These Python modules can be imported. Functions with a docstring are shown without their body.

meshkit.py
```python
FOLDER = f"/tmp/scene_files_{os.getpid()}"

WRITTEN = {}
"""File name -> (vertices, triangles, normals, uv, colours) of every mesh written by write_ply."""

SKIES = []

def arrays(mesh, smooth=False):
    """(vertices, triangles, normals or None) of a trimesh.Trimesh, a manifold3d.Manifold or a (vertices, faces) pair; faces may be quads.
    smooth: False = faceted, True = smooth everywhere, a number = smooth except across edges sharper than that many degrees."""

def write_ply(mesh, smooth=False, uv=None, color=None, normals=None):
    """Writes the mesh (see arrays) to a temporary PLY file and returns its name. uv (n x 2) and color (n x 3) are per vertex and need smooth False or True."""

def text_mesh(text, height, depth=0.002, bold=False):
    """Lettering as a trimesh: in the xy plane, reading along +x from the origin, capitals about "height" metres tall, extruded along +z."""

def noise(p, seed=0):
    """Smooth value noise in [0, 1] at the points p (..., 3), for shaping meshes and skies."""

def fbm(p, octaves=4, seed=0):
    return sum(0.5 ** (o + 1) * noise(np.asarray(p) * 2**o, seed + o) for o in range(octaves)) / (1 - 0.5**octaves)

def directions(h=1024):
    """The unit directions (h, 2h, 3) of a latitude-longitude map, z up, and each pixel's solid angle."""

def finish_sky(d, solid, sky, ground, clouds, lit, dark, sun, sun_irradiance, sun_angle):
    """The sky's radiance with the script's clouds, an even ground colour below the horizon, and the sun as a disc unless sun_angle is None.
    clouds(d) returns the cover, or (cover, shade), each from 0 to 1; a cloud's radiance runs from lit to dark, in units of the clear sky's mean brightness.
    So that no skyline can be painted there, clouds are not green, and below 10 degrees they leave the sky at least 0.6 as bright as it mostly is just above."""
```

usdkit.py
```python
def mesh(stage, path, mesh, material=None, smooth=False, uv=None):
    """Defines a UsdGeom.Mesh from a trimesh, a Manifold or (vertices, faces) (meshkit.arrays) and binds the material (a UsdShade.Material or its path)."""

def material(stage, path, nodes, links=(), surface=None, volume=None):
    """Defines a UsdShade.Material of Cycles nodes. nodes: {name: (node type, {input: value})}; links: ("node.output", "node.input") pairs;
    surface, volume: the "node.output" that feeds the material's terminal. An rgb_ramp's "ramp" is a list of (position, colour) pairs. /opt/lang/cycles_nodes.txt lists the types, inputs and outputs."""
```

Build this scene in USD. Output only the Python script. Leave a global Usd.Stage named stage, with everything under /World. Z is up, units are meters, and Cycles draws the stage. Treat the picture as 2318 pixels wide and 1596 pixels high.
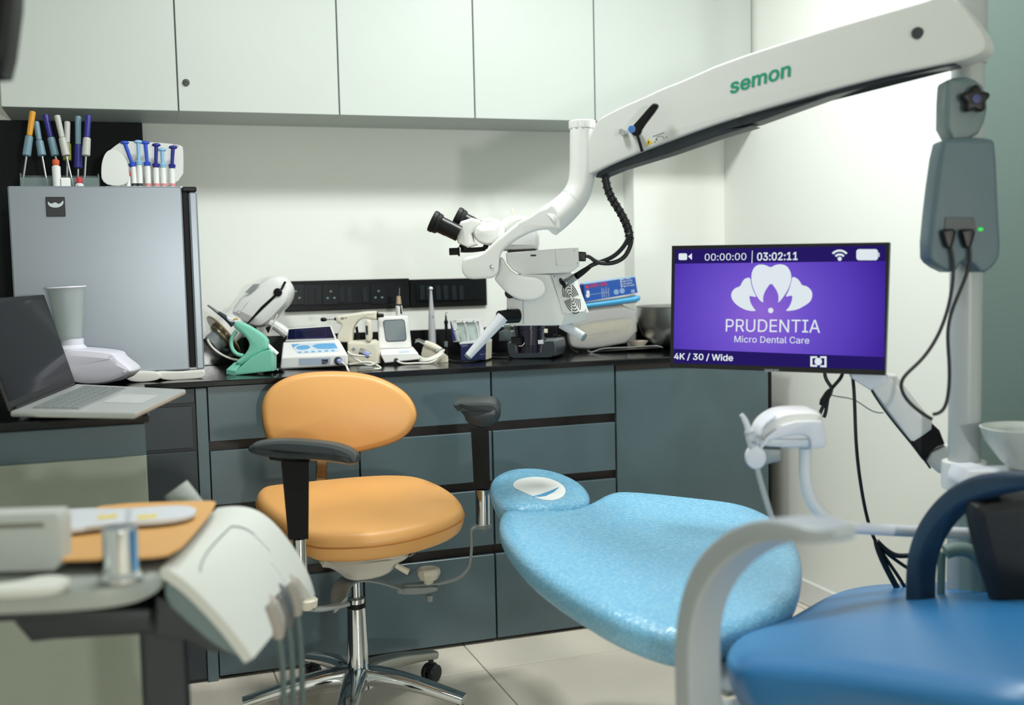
import math, random
import numpy as np
import trimesh, usdkit, meshkit
import mapbox_earcut as earcut
from scipy.interpolate import CubicSpline
from pxr import Usd, UsdGeom, UsdLux, UsdShade, Gf, Sdf

random.seed(7); RNG = np.random.default_rng(7)
stage = Usd.Stage.CreateInMemory()
UsdGeom.SetStageUpAxis(stage, 'Z'); UsdGeom.SetStageMetersPerUnit(stage, 1.0)
UsdGeom.Xform.Define(stage, '/World')

# ------------------------------------------------------------------ camera
W, H, F = 2318, 1596, 2474.0
def rot(yaw, pitch, roll):
    cy, sy = math.cos(yaw), math.sin(yaw)
    fwd = np.array([sy * math.cos(pitch), cy * math.cos(pitch), -math.sin(pitch)])
    r = np.array([cy, -sy, 0.0]); u = np.cross(r, fwd); c, s = math.cos(roll), math.sin(roll)
    return np.array([c * r + s * u, -s * r + c * u, fwd])
YAW = math.radians(19.04)
M = rot(YAW, math.radians(4.40), math.radians(-1.28))
CAM = np.array([0.0, 0.0, 1.2])
cam = UsdGeom.Camera.Define(stage, '/World/Camera')
mt = np.eye(4); mt[0, :3], mt[1, :3], mt[2, :3], mt[3, :3] = M[0], M[1], -M[2], CAM
cam.AddTransformOp().Set(Gf.Matrix4d(*mt.ravel().tolist()))
cam.CreateHorizontalApertureAttr(36.0); cam.CreateVerticalApertureAttr(36.0 * H / W)
cam.CreateFocalLengthAttr(36.0 * F / W)
cam.CreateFStopAttr(2.0); cam.CreateFocusDistanceAttr(3.05)
cam.CreateClippingRangeAttr((0.05, 100.0))
cam.CreateExposureAttr(1.40)

# ------------------------------------------------------------------ lights: recessed ceiling panels of the surgery
def rect_light(name, x, y, w, h, inten, col=(0.96, 1.0, 0.985), z=2.57):
    l = UsdLux.RectLight.Define(stage, '/World/' + name)
    l.CreateWidthAttr(w); l.CreateHeightAttr(h); l.CreateIntensityAttr(inten); l.CreateColorAttr(Gf.Vec3f(*col))
    l.AddTranslateOp().Set(Gf.Vec3d(x, y, z))
LIGHTS = [(1.35, 2.50, 0.30, 0.30, 37.0), (0.40, 2.38, 0.30, 0.30, 24.0)]
for i, (x, y, w, h, e) in enumerate(LIGHTS):
    rect_light('ceiling_lamp_%03d' % i, x, y, w, h, e)

lamp = UsdLux.DiskLight.Define(stage, '/World/work_lamp')             # the small work lamp behind the photographer (its glint shows on the fridge)
lamp.CreateRadiusAttr(0.11); lamp.CreateIntensityAttr(150.0); lamp.CreateColorAttr(Gf.Vec3f(0.98, 1.0, 0.97))
lamp.AddTranslateOp().Set(Gf.Vec3d(0.62, -3.0, 1.22)); lamp.AddRotateXYZOp().Set(Gf.Vec3f(90.0, 0.0, -8.0))

# ------------------------------------------------------------------ geometry tools
def unit(v):
    v = np.asarray(v, float); return v / np.linalg.norm(v)
def ray(x, y): return M.T @ np.array([(x - W / 2) / F, -(y - H / 2) / F, 1.0])
def at(x, y, X=None, Y=None, Z=None, D=None):
    d = ray(x, y)
    t = D if D is not None else (X - CAM[0]) / d[0] if X is not None else (Y - CAM[1]) / d[1] if Y is not None else (Z - CAM[2]) / d[2]
    return CAM + t * d
def depth(p): return float((np.asarray(p) - CAM) @ M[2])
def proj(p):
    q = M @ (np.asarray(p, float) - CAM); return np.array([W / 2 + F * q[0] / q[2], H / 2 - F * q[1] / q[2]])
def crop(ox, oy, s): return lambda *pts: [(ox + x / s, oy + y / s) for x, y in pts]

ZC = 0.894
def ptz(x, y, ymax=3.68):
    q = at(x, y, Z=ZC)
    if q[1] > ymax: q = at(x, y, Y=ymax); q[2] = ZC
    return q

class Pl:
    """A plane in the room (origin o, axes r, u, n with n pointing away) that photograph points are cast onto."""
    def __init__(s, o, r=None, u=None, rot_deg=0.0):
        s.o = np.asarray(o, float)
        if r is None:
            a = YAW + math.radians(rot_deg); r = (math.cos(a), -math.sin(a), 0.0)
        s.r = unit(r); u = np.array([0, 0, 1.0]) if u is None else np.asarray(u, float)
        s.u = unit(u - s.r * (u @ s.r)); s.n = np.cross(s.u, s.r); s.k = depth(s.o) / F
    def p(s, x, y, v=0.0):
        d = ray(x, y); o = s.o + s.n * v; return CAM + d * (((o - CAM) @ s.n) / (d @ s.n))
    def l(s, pts, v=0.0):
        q = np.array([s.p(x, y, v) for x, y in pts]) - s.o; return np.c_[q @ s.r, q @ s.u]
    def w(s, q):
        q = np.atleast_2d(np.asarray(q, float)); return s.o + q[:, :1] * s.r + q[:, 1:2] * s.u + q[:, 2:3] * s.n
def plD(x, y, D, rot_deg=0.0): return Pl(at(x, y, D=D), rot_deg=rot_deg)
def plZ(x, y, Z, rot_deg=0.0): return Pl(at(x, y, Z=Z), rot_deg=rot_deg)
def plY(Y): return Pl((0, Y, 0), r=(1, 0, 0))
def plTop(fn_o, nrm):
    """a tilted horizontal plane through fn_o with normal nrm: r along +X, u along the far direction"""
    nrm = unit(nrm); r = unit(np.cross((0, 1, 0), nrm)); u = np.cross(nrm, r)
    P = Pl(fn_o, r=r, u=u); return P            # n = u x r = -nrm (points down)

def chaikin(pts, n=2, closed=True):
    p = np.asarray(pts, float)
    for _ in range(n):
        a, b = (p, np.roll(p, -1, 0)) if closed else (p[:-1], p[1:])
        q = np.empty((2 * len(a), p.shape[1])); q[0::2] = .75 * a + .25 * b; q[1::2] = .25 * a + .75 * b
        if not closed: q = np.vstack([p[:1], q, p[-1:]])
        p = q
    return p
def ccw(p):
    x, y = p[:, 0], p[:, 1]; return p if (x * np.roll(y, -1) - y * np.roll(x, -1)).sum() > 0 else p[::-1]
def roundpoly(pts, r, n=5):
    p = np.asarray(pts, float); o = []
    for i in range(len(p)):
        a, b, c = p[i - 1], p[i], p[(i + 1) % len(p)]; u1, u2 = a - b, c - b; l1, l2 = np.linalg.norm(u1), np.linalg.norm(u2); e = min(r, l1 * .45, l2 * .45)
        q0, q1 = b + u1 / l1 * e, b + u2 / l2 * e
        for t in np.linspace(0, 1, n): o.append(tuple((1 - t) ** 2 * q0 + 2 * t * (1 - t) * b + t * t * q1))
    return o
def norms(p):
    e = np.roll(p, -1, 0) - p; e /= np.linalg.norm(e, axis=1, keepdims=True) + 1e-12
    ne = np.c_[e[:, 1], -e[:, 0]]; m = ne + np.roll(ne, 1, 0); l = np.linalg.norm(m, axis=1, keepdims=True) + 1e-9
    m /= l; c = np.clip((m * ne).sum(1, keepdims=True), .35, 1); return m / c
def loft(rings, cap0=True, cap1=True, flat=None):
    """closed rings (k x n x 3) skinned; caps are earcut on flat=(2D ring0, 2D ring1) or a centre fan"""
    R = np.asarray(rings, float); k, n = R.shape[:2]; v = R.reshape(-1, 3); f = []
    i = np.arange(n); j = (i + 1) % n
    for a in range(k - 1):
        f.append(np.c_[a * n + i, a * n + j, (a + 1) * n + j]); f.append(np.c_[a * n + i, (a + 1) * n + j, (a + 1) * n + i])
    f = np.vstack(f)
    for on, base, rev, idx in ((cap0, 0, True, 0), (cap1, (k - 1) * n, False, 1)):
        if not on: continue
        if flat is not None:
            t = np.asarray(earcut.triangulate_float64(np.ascontiguousarray(flat[idx], np.float64), np.array([n], np.uint32))).reshape(-1, 3).astype(int) + base
        else:
            v = np.vstack([v, R[0 if idx == 0 else -1].mean(0)]); c = len(v) - 1; t = np.c_[base + i, base + j, np.full(n, c)]
        f = np.vstack([f, t[:, ::-1] if rev else t])
    m = trimesh.Trimesh(v, f, process=False); 
    trimesh.repair.fix_normals(m); return m
def cat(*ms):
    out = []
    for m in ms: out += m if isinstance(m, list) else [m]
    return trimesh.util.concatenate([trimesh.Trimesh(x.vertices, x.faces, process=False) for x in out])
def slab2(P, q, t, b=0.003, v0=0.0, top=None):
    """outline q (2D in plane P) given thickness t along P.n from v0, edges rounded by b"""
    q = ccw(np.asarray(q, float)); nn = norms(q); b = min(b, t * .49)
    if b <= 0: rs = [(0, 0), (0, t)]
    else: rs = [(b, 0), (.3 * b, .3 * b), (0, b), (0, t - b), (.3 * b, t - .3 * b), (b, t)]
    R = [P.w(np.c_[q - nn * i, np.full(len(q), v0 + v)]) for i, v in rs]
    return loft(R, flat=(q - nn * rs[0][0], q - nn * rs[-1][0]))
def slab(P, pts, t, b=0.003, v0=0.0, sm=0):
    q = P.l(pts, v0)
    if sm: q = chaikin(q, sm)
    return slab2(P, q, t, b, v0)
def resample(p, n):
    p = np.vstack([p, p[:1]]); s = np.r_[0, np.cumsum(np.linalg.norm(np.diff(p, axis=0), axis=1))]
    x = np.linspace(0, s[-1], n, endpoint=False); return np.c_[np.interp(x, s, p[:, 0]), np.interp(x, s, p[:, 1])]
def cushion(P, pts, up, down, rad, crown=0.0, n=72, sm=3, dish=0.0):
    """upholstered pad: outline pts cast on plane P (its seam); rises by up against P.n and sinks by down, edge radius rad"""
    q = resample(chaikin(ccw(P.l(pts)), sm), n); q = ccw(q); nn = norms(q); c = q.mean(0)
    rings = []
    A = [math.radians(a) for a in (0, 15, 30, 45, 60, 75, 90)]
    for a in A[::-1]: rings.append((rad * .8 * (1 - math.cos(a)), None, down * math.sin(a)))
    for a in A[1:]: rings.append((rad * (1 - math.cos(a)), None, -up * math.sin(a)))
    rings = [( 'f', .4, down), ('f', .75, down)] + rings
    for s in (.85, .68, .5, .32, .15): rings.append(('f', s, -up - crown * (1 - s * s) + dish * (1 - s)))
    R = []
    for ins, s, v in rings:
        if ins == 'f':
            qi = q - nn * rad * .9; qq = c + (qi - c) * s
        else: qq = q - nn * ins
        R.append(P.w(np.c_[qq, np.full(len(q), v)]))
    return loft(R)
def spline(p, n):
    p = np.asarray(p, float)
    if len(p) == 2: return p[0] + (p[1] - p[0]) * np.linspace(0, 1, n)[:, None]
    s = np.r_[0, np.cumsum(np.linalg.norm(np.diff(p, axis=0), axis=1) ** .5)]
    return CubicSpline(s, p)(np.linspace(0, s[-1], n))
def frames(p):
    t = np.gradient(p, axis=0); t /= np.linalg.norm(t, axis=1, keepdims=True) + 1e-12
    a = np.zeros_like(t); ref = np.array([0, 0, 1.0]) if abs(t[0, 2]) < .9 else np.array([1.0, 0, 0])
    x = unit(np.cross(t[0], ref))
    for i in range(len(p)):
        x = unit(x - t[i] * (x @ t[i])); a[i] = x
    return t, a, np.cross(t, a)
def tube(pts, r, n=None, sides=12, flat=False):
    pts = np.asarray(pts, float); n = n or (2 if len(pts) == 2 else 8 * len(pts))
    p = pts if flat else spline(pts, n)
    rr = np.interp(np.linspace(0, 1, len(p)), np.linspace(0, 1, len(np.atleast_1d(r))), np.atleast_1d(r))
    t, a, b = frames(p); ang = np.arange(sides) * 2 * np.pi / sides
    R = [p[i] + rr[i] * (np.cos(ang)[:, None] * a[i] + np.sin(ang)[:, None] * b[i]) for i in range(len(p))]
    return loft(R)
def lathe(p0, axis, prof, sides=32):
    """prof: (distance along axis, radius) pairs"""
    a = unit(axis); x = unit(np.cross(a, (0, 0, 1.0) if abs(a[2]) < .9 else (1.0, 0, 0))); y = np.cross(a, x)
    ang = np.arange(sides) * 2 * np.pi / sides; c = np.cos(ang)[:, None] * x + np.sin(ang)[:, None] * y
    return loft([np.asarray(p0) + a * d + c * max(r, 1e-4) for d, r in prof])
def cyl(p0, p1, r0, r1=None, b=0.0015, sides=24):
    r1 = r0 if r1 is None else r1; p0, p1 = np.asarray(p0, float), np.asarray(p1, float); L = np.linalg.norm(p1 - p0); b = min(b, L * .3, r0 * .4, r1 * .4)
    return lathe(p0, p1 - p0, [(0, r0 - b), (.3 * b, r0 - .3 * b), (b, r0), (L - b, r1), (L - .3 * b, r1 - .3 * b), (L, r1 - b)], sides)
def band(pts, w, h, side, n=None, e=3.5):
    """sweep of a rounded rectangle: w along 'side', h across; w,h may vary along the path"""
    pts = np.asarray(pts, float); p = spline(pts, n or 8 * len(pts)); k = np.linspace(0, 1, len(p))
    ww = np.interp(k, np.linspace(0, 1, len(np.atleast_1d(w))), np.atleast_1d(w)); hh = np.interp(k, np.linspace(0, 1, len(np.atleast_1d(h))), np.atleast_1d(h))
    t = np.gradient(p, axis=0); t /= np.linalg.norm(t, axis=1, keepdims=True)
    ang = np.arange(24) * 2 * np.pi / 24; cx = np.sign(np.cos(ang)) * abs(np.cos(ang)) ** (2 / e); cy = np.sign(np.sin(ang)) * abs(np.sin(ang)) ** (2 / e)
    R = []
    for i in range(len(p)):
        s_ = unit(np.asarray(side) - t[i] * (t[i] @ np.asarray(side))); q = np.cross(t[i], s_)
        R.append(p[i] + .5 * ww[i] * cx[:, None] * s_ + .5 * hh[i] * cy[:, None] * q)
    return loft(R)
def box(x0, x1, y0, y1, z0, z1, b=0.002):
    d = np.array([x1 - x0, y1 - y0, z1 - z0]); b = min(b, d.min() * .3)
    c = np.array([(x0 + x1) / 2, (y0 + y1) / 2, (z0 + z1) / 2])
    if b <= 0: return trimesh.creation.box(d, transform=trimesh.transformations.translation_matrix(c))
    v = []
    for sx in (-1, 1):
        for sy in (-1, 1):
            for sz in (-1, 1):
                s = np.array([sx, sy, sz]) * d / 2
                for k in range(3):
                    o = np.array([sx, sy, sz], float) * b; o[k] = 0; v.append(c + s - o)
    return trimesh.convex.convex_hull(np.array(v))
def hull(pts): return trimesh.convex.convex_hull(np.asarray(pts, float))
def rhull(pts, r, sub=1):
    s = trimesh.creation.icosphere(sub, r).vertices; return hull(np.vstack([s + p for p in np.asarray(pts, float)]))
def ball(p, r, sub=2, sc=(1, 1, 1)):
    m = trimesh.creation.icosphere(sub, r); m.vertices = m.vertices * np.array(sc) + np.asarray(p); return m
def tri_fill(q, cell):
    """a polygon (2D) filled with an even grid of triangles"""
    import shapely
    q = ccw(np.asarray(q)); g = shapely.Polygon(q).buffer(0); x0, y0, x1, y1 = g.bounds
    gx, gy = np.meshgrid(np.arange(x0, x1, cell), np.arange(y0, y1, cell)); pts = np.c_[gx.ravel(), gy.ravel()]
    pts = pts[shapely.contains_xy(g.buffer(-cell * .4), pts[:, 0], pts[:, 1])]
    from scipy.spatial import Delaunay
    qq = resample(q, max(24, int(g.length / cell))); al = np.vstack([qq, pts]); t = Delaunay(al).simplices
    c = al[t].mean(1); return al, t[shapely.contains_xy(g, c[:, 0], c[:, 1])]
def decal(mesh, pts, t=0.0012, cell=6, lift=0.0002, sm=0):
    """a thin patch of thickness t lying on a curved surface, its outline given in photograph points"""
    q = np.asarray(pts, float)
    if sm: q = chaikin(q, sm)
    a, f = tri_fill(q, cell); d = np.array([unit(ray(x, y)) for x, y in a])
    loc, ir, it = mesh.ray.intersects_location(np.tile(CAM, (len(a), 1)), d, multiple_hits=False)
    P = np.full((len(a), 3), np.nan); N = np.zeros((len(a), 3)); P[ir] = loc; N[ir] = mesh.face_normals[it]
    keep = ~np.isnan(P[:, 0]); f = f[keep[f].all(1)]
    sgn = np.sign(-(N * d).sum(1, keepdims=True)); N = N * sgn
    N[keep] = unit(N[keep].mean(0)) * .7 + N[keep] * .3
    P = np.where(keep[:, None], P, CAM); top, bot = P + N * (lift + t), P + N * lift; n = len(a)
    v = np.vstack([top, bot]); e = trimesh.Trimesh(top, f, process=False)
    ed = e.edges[trimesh.grouping.group_rows(e.edges_sorted, require_count=1)]
    side = np.vstack([np.c_[ed[:, 0], ed[:, 1], ed[:, 1] + n], np.c_[ed[:, 0], ed[:, 1] + n, ed[:, 0] + n]])
    m = trimesh.Trimesh(v, np.vstack([f, f[:, ::-1] + n, side]), process=True); trimesh.repair.fix_normals(m); return m
_txt = {}
def text(P, s, p0, p1, cap, v=0.0, d=0.0006, bold=False, shear=0.0, stretch=True):
    """lettering on plane P from photograph point p0 to p1 (baseline), capitals cap pixels high, standing d proud towards the viewer"""
    m = meshkit.text_mesh(s, 1.0, 0.01, bold); a, b = P.l([p0, p1], v); vv = np.array(m.vertices)
    L = np.linalg.norm(b - a); e = (b - a) / L; h = cap * P.k; w = vv[:, 0].max()
    x, y = vv[:, 0] / w * L, vv[:, 1] * h; x = x + shear * y; up = np.array([-e[1], e[0]])
    q = a + x[:, None] * e + y[:, None] * up; z = v - d * (vv[:, 2] > .005)
    return trimesh.Trimesh(P.w(np.c_[q, z]), m.faces[:, ::-1], process=False)
def arc_pts(c, r0, r1, a0, a1, n=16):
    a = np.radians(np.linspace(a0, a1, n)); return [(c[0] + r1 * math.cos(t), c[1] - r1 * math.sin(t)) for t in a] + [(c[0] + r0 * math.cos(t), c[1] - r0 * math.sin(t)) for t in a[::-1]]
def disc_pts(c, rx, ry=None, n=24, tilt=0):
    ry = ry or rx; t = np.arange(n) * 2 * np.pi / n; x, y = rx * np.cos(t), ry * np.sin(t); ct, st = math.cos(math.radians(tilt)), math.sin(math.radians(tilt))
    return [(c[0] + a * ct - b * st, c[1] + a * st + b * ct) for a, b in zip(x, y)]
def rrect(x0, y0, x1, y1, r, n=5):
    o = []
    for cx, cy, a in ((x1 - r, y1 - r, 0), (x0 + r, y1 - r, 90), (x0 + r, y0 + r, 180), (x1 - r, y0 + r, 270)):
        for k in range(n): t = math.radians(a + 90 * k / (n - 1)); o.append((cx + r * math.cos(t), cy + r * math.sin(t)))
    return o

# ------------------------------------------------------------------ materials
def lin(c): c = np.asarray(c, float) / 255; return tuple(np.where(c <= .04045, c / 12.92, ((c + .055) / 1.055) ** 2.4))
_m = {}
def mat(name, rgb, rough=.5, metal=0.0, bump=None, vary=0.0, vscale=6.0, **kw):
    if name in _m: return _m[name]
    n = {'p': ('principled_bsdf', dict(base_color=lin(rgb), roughness=rough, metallic=metal, **kw)), 'g': ('texture_coordinate', {})}; L = []
    if vary:
        c = np.array(lin(rgb)); n['nv'] = ('noise_texture', {'scale': vscale, 'detail': 3.0}); n['cr'] = ('rgb_ramp', {'ramp': [(.3, tuple(c * (1 - vary))), (.7, tuple(np.minimum(c * (1 + vary), 1)))]})
        L += [('g.object', 'nv.vector'), ('nv.fac', 'cr.fac'), ('cr.color', 'p.base_color')]
    if bump:
        kind, sc, st = bump; n['b'] = ('bump', {'strength': st, 'distance': .002})
        n['nb'] = (('noise_texture', {'scale': sc, 'detail': 2.0}) if kind == 'noise' else ('voronoi_texture', {'scale': sc}))
        L += [('g.object', 'nb.vector'), (('nb.fac' if kind == 'noise' else 'nb.distance'), 'b.height'), ('b.normal', 'p.normal')]
    _m[name] = usdkit.material(stage, '/World/Looks/' + name, n, L, surface='p.BSDF'); return _m[name]
def glow(name, rgb, s):
    _m[name] = usdkit.material(stage, '/World/Looks/' + name, {'e': ('emission', {'color': lin(rgb), 'strength': s})}, [], surface='e.emission'); return _m[name]
def glassy(name, rgb, mixf=.75, rough=.1):
    _m[name] = usdkit.material(stage, '/World/Looks/' + name, {'t': ('transparent_bsdf', {'color': lin(rgb)}), 'd': ('principled_bsdf', {'base_color': lin(rgb), 'roughness': rough}), 'm': ('mix_closure', {'fac': 1 - mixf})},
        [('t.BSDF', 'm.closure1'), ('d.BSDF', 'm.closure2')], surface='m.closure'); return _m[name]

# ------------------------------------------------------------------ scene bookkeeping
_n = {}
def numbered(parent, name):
    k = parent + '/' + name; c = _n.get(k, 0); _n[k] = c + 1; return name if c == 0 else '%s_%03d' % (name, c)
class T:
    def __init__(s, prim, loc): s.prim, s.loc, s.path = prim, np.asarray(loc, float), str(prim.GetPath())
def setd(p, label=None, category=None, group=None, kind=None):
    for k, v in (('label', label), ('category', category), ('group', group), ('kind', kind)):
        if v: p.SetCustomDataByKey(k, v)
def thing(name, label, category, loc=(0, 0, 0), group=None, kind=None):
    nm = numbered('/World', name); x = UsdGeom.Xform.Define(stage, '/World/' + nm); x.AddTranslateOp().Set(Gf.Vec3d(*map(float, loc)))
    setd(x.GetPrim(), label, category, group, kind); return T(x.GetPrim(), loc)
def part(name, mesh, m, parent, smooth=35, label=None, kind=None):
    """a mesh (in room coordinates) as a part of a thing, or as a sub-part of a part"""
    if isinstance(mesh, (list, tuple)): mesh = cat(*mesh)
    path = parent.path + '/' + numbered(parent.path, name)
    v = np.asarray(mesh.vertices) - parent.loc
    g = usdkit.mesh(stage, path, trimesh.Trimesh(v, mesh.faces, process=False), m, smooth=smooth); setd(g.GetPrim(), label, None, None, kind)
    return T(g.GetPrim(), parent.loc)
def single(name, mesh, m, label, category, group=None, kind=None, smooth=35):
    if isinstance(mesh, (list, tuple)): mesh = cat(*mesh)
    loc = np.array([*mesh.bounds.mean(0)[:2], mesh.bounds[0, 2]]); nm = numbered('/World', name)
    g = usdkit.mesh(stage, '/World/' + nm, trimesh.Trimesh(mesh.vertices - loc, mesh.faces, process=False), m, smooth=smooth)
    UsdGeom.Xformable(g).AddTranslateOp().Set(Gf.Vec3d(*loc.tolist())); setd(g.GetPrim(), label, category, group, kind); return T(g.GetPrim(), loc)
def struct(name, mesh, m, parent=None, smooth=35):
    if parent is not None: return part(name, mesh, m, parent, smooth)
    if isinstance(mesh, (list, tuple)): mesh = cat(*mesh)
    g = usdkit.mesh(stage, '/World/' + numbered('/World', name), mesh, m, smooth=smooth); setd(g.GetPrim(), kind='structure'); return T(g.GetPrim(), (0, 0, 0))
def copy_thing(t, loc, label, rotz=0.0, group=None):
    nm = numbered('/World', t.prim.GetName()); x = UsdGeom.Xform.Define(stage, '/World/' + nm); x.AddTranslateOp().Set(Gf.Vec3d(*map(float, loc)))
    if rotz: x.AddRotateZOp().Set(rotz)
    p = x.GetPrim(); p.GetReferences().AddInternalReference(t.prim.GetPath()); was = t.prim.GetCustomData()
    setd(p, label, was['category'], group or was.get('group')); p.SetInstanceable(True); return T(p, loc)

WALL = mat('wall_paint', (242, 243, 236), .75, bump=('noise', 60, .05))
CEIL = mat('ceiling_paint', (232, 234, 230), .8)
CABW = mat('white_laminate', (192, 199, 193), .45, vary=.02, vscale=2)
WHITE = mat('white_plastic', (238, 238, 236), .32)
WHITE2 = mat('cool_white_plastic', (226, 229, 236), .35)
CREAM = mat('cream_plastic', (226, 220, 202), .4)
GREYP = mat('grey_plastic', (150, 158, 158), .4)
DGREY = mat('dark_grey_plastic', (48, 56, 60), .4)
BLACK = mat('black_plastic', (9, 10, 12), .36, specular_ior_level=.3)
RUBBER = mat('black_rubber', (9, 10, 11), .55, specular_ior_level=.3)
CHROME = mat('chrome', (215, 220, 224), .09, 1.0)
STEEL = mat('brushed_steel', (180, 182, 182), .32, 1.0, bump=('noise', 90, .04))
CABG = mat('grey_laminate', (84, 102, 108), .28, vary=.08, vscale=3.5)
CABD = mat('shaded_grey_laminate', (40, 50, 56), .4, vary=.06)  # darker copy of the grey laminate; the corner's shade is in the colour
WENGE = mat('wenge_recess', (42, 30, 26), .45, vary=.2, vscale=30)
GRANITE = mat('black_granite', (9, 10, 12), .14, vary=.3, vscale=140)
# ================================================================== the room
YB, YU, YW, XW, ZC = 3.281, 3.55, 3.86, 2.19, 0.894
struct('wall_back', box(-1.7, 2.4, YW, YW + .1, -.02, 2.66, 0), WALL)
struct('wall_right', box(XW, XW + .1, -3.3, YW + .1, -.02, 2.66, 0), WALL)
struct('wall_left', box(-1.70, -1.6, -3.3, YW + .1, -.02, 2.66, 0), mat('left_wall_paint', (222, 226, 222), .7))
struct('wall_front', box(-1.7, 2.4, -3.3, -3.2, -.02, 2.66, 0), WALL)
struct('ceiling', box(-1.7, 2.4, -3.3, YW + .1, 2.6, 2.7, 0), CEIL)
struct('column', box(1.80, XW, 3.77, YW, 0, 2.6, .002), WALL)
bb = struct('baseboard_right', box(XW - .014, XW, -3.2, 3.77, 0, .088, .004), WHITE)
yd = at(2222, 600, X=XW - .03)[1]
dr = struct('door_1', box(XW - .03, XW - .001, yd - .90, yd, .01, 2.08, .002), mat('added_grey_green_door', (104, 122, 116), .5))  # made-up door; its dark colour stands in for the dim right end of the wall
part('added_door_frame', [box(XW - .02, XW - .0005, yd, yd + .05, 0, 2.13, .002), box(XW - .02, XW - .0005, yd - .95, yd - .90, 0, 2.13, .002), box(XW - .02, XW - .0005, yd - .95, yd + .05, 2.08, 2.13, .002)], WALL, dr)
part('added_door_handle', [box(XW - .085, XW - .07, yd - .86, yd - .74, 1.0, 1.015, .004), box(XW - .085, XW - .03, yd - .86, yd - .845, 1.0, 1.015, .004)], STEEL, dr)
fl = thing('floor', None, None, kind='structure')
TILE = mat('beige_tile', (234, 224, 208), .26, vary=.07, vscale=3)
TILE2 = mat('beige_tile_variant', (236, 227, 211), .26, vary=.07, vscale=2.2)
GROUT = mat('grout', (140, 134, 124), .8)
part('grout_bed', box(-1.7, 2.3, -3.3, YW + .05, -.05, -.0015, 0), GROUT, fl)
for i in range(-5, 4):
    for j in range(-10, 3):
        x0, y0 = .95 + .6 * i - .6, 3.06 + .6 * (j - 1)
        x0c, x1c, y0c, y1c = max(x0 + .002, -1.6), min(x0 + .598, XW), max(y0 + .002, -3.2), min(y0 + .598, YW)
        if x1c - x0c > .02 and y1c - y0c > .02: part('tile', box(x0c, x1c, y0c, y1c, -.012, 0, .0012), TILE if (i * 3 + j) % 2 else TILE2, fl)

# ---- wall cabinets
xs = [-.34, .159, .656, 1.113, 1.552, 2.178]
lab = ['white wall cabinet door shaded at the far left of the row', 'white wall cabinet with a small round lock in its lower corner', 'white wall cabinet next to the one with the lock, above the twin socket plates',
       'white wall cabinet above the microscope eyepieces', 'wide white wall cabinet in the corner, half hidden by the microscope boom']
LOCK = mat('lock_metal', (70, 72, 72), .35, .8)
for k in range(5):
    x0, x1 = xs[k], xs[k + 1]
    t = thing('wall_cabinet', lab[k], 'cabinet', ((x0 + x1) / 2, YU, 1.705), group='white wall cabinets along the back wall')
    part('carcass', box(x0, x1, YU + .021, YW, 1.706, 2.6, .001), CABW, t)
    part('door', box(x0 + .0022, x1 - .0022, YU, YU + .019, 1.705, 2.595, .0015), CABW, t)
    if k == 1:
        q = at(421, 187, Y=YU); part('lock', [lathe(q + (0, .002, 0), (0, -1, 0), [(0, .0105), (.006, .0105), (.008, .009), (.0085, .003)], 24), box(q[0] - .001, q[0] + .001, q[1] - .0085, q[1] - .006, q[2] - .005, q[2] + .005, .0003)], LOCK, t)
struct('trim', box(-.9, .055, YW - .016, YW, .986, 1.705, .001), mat('shade_back_panel', (16, 24, 26), .55, specular_ior_level=.2))  # dark sheet added behind the fridge; its colour stands in for deep shade
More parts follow.
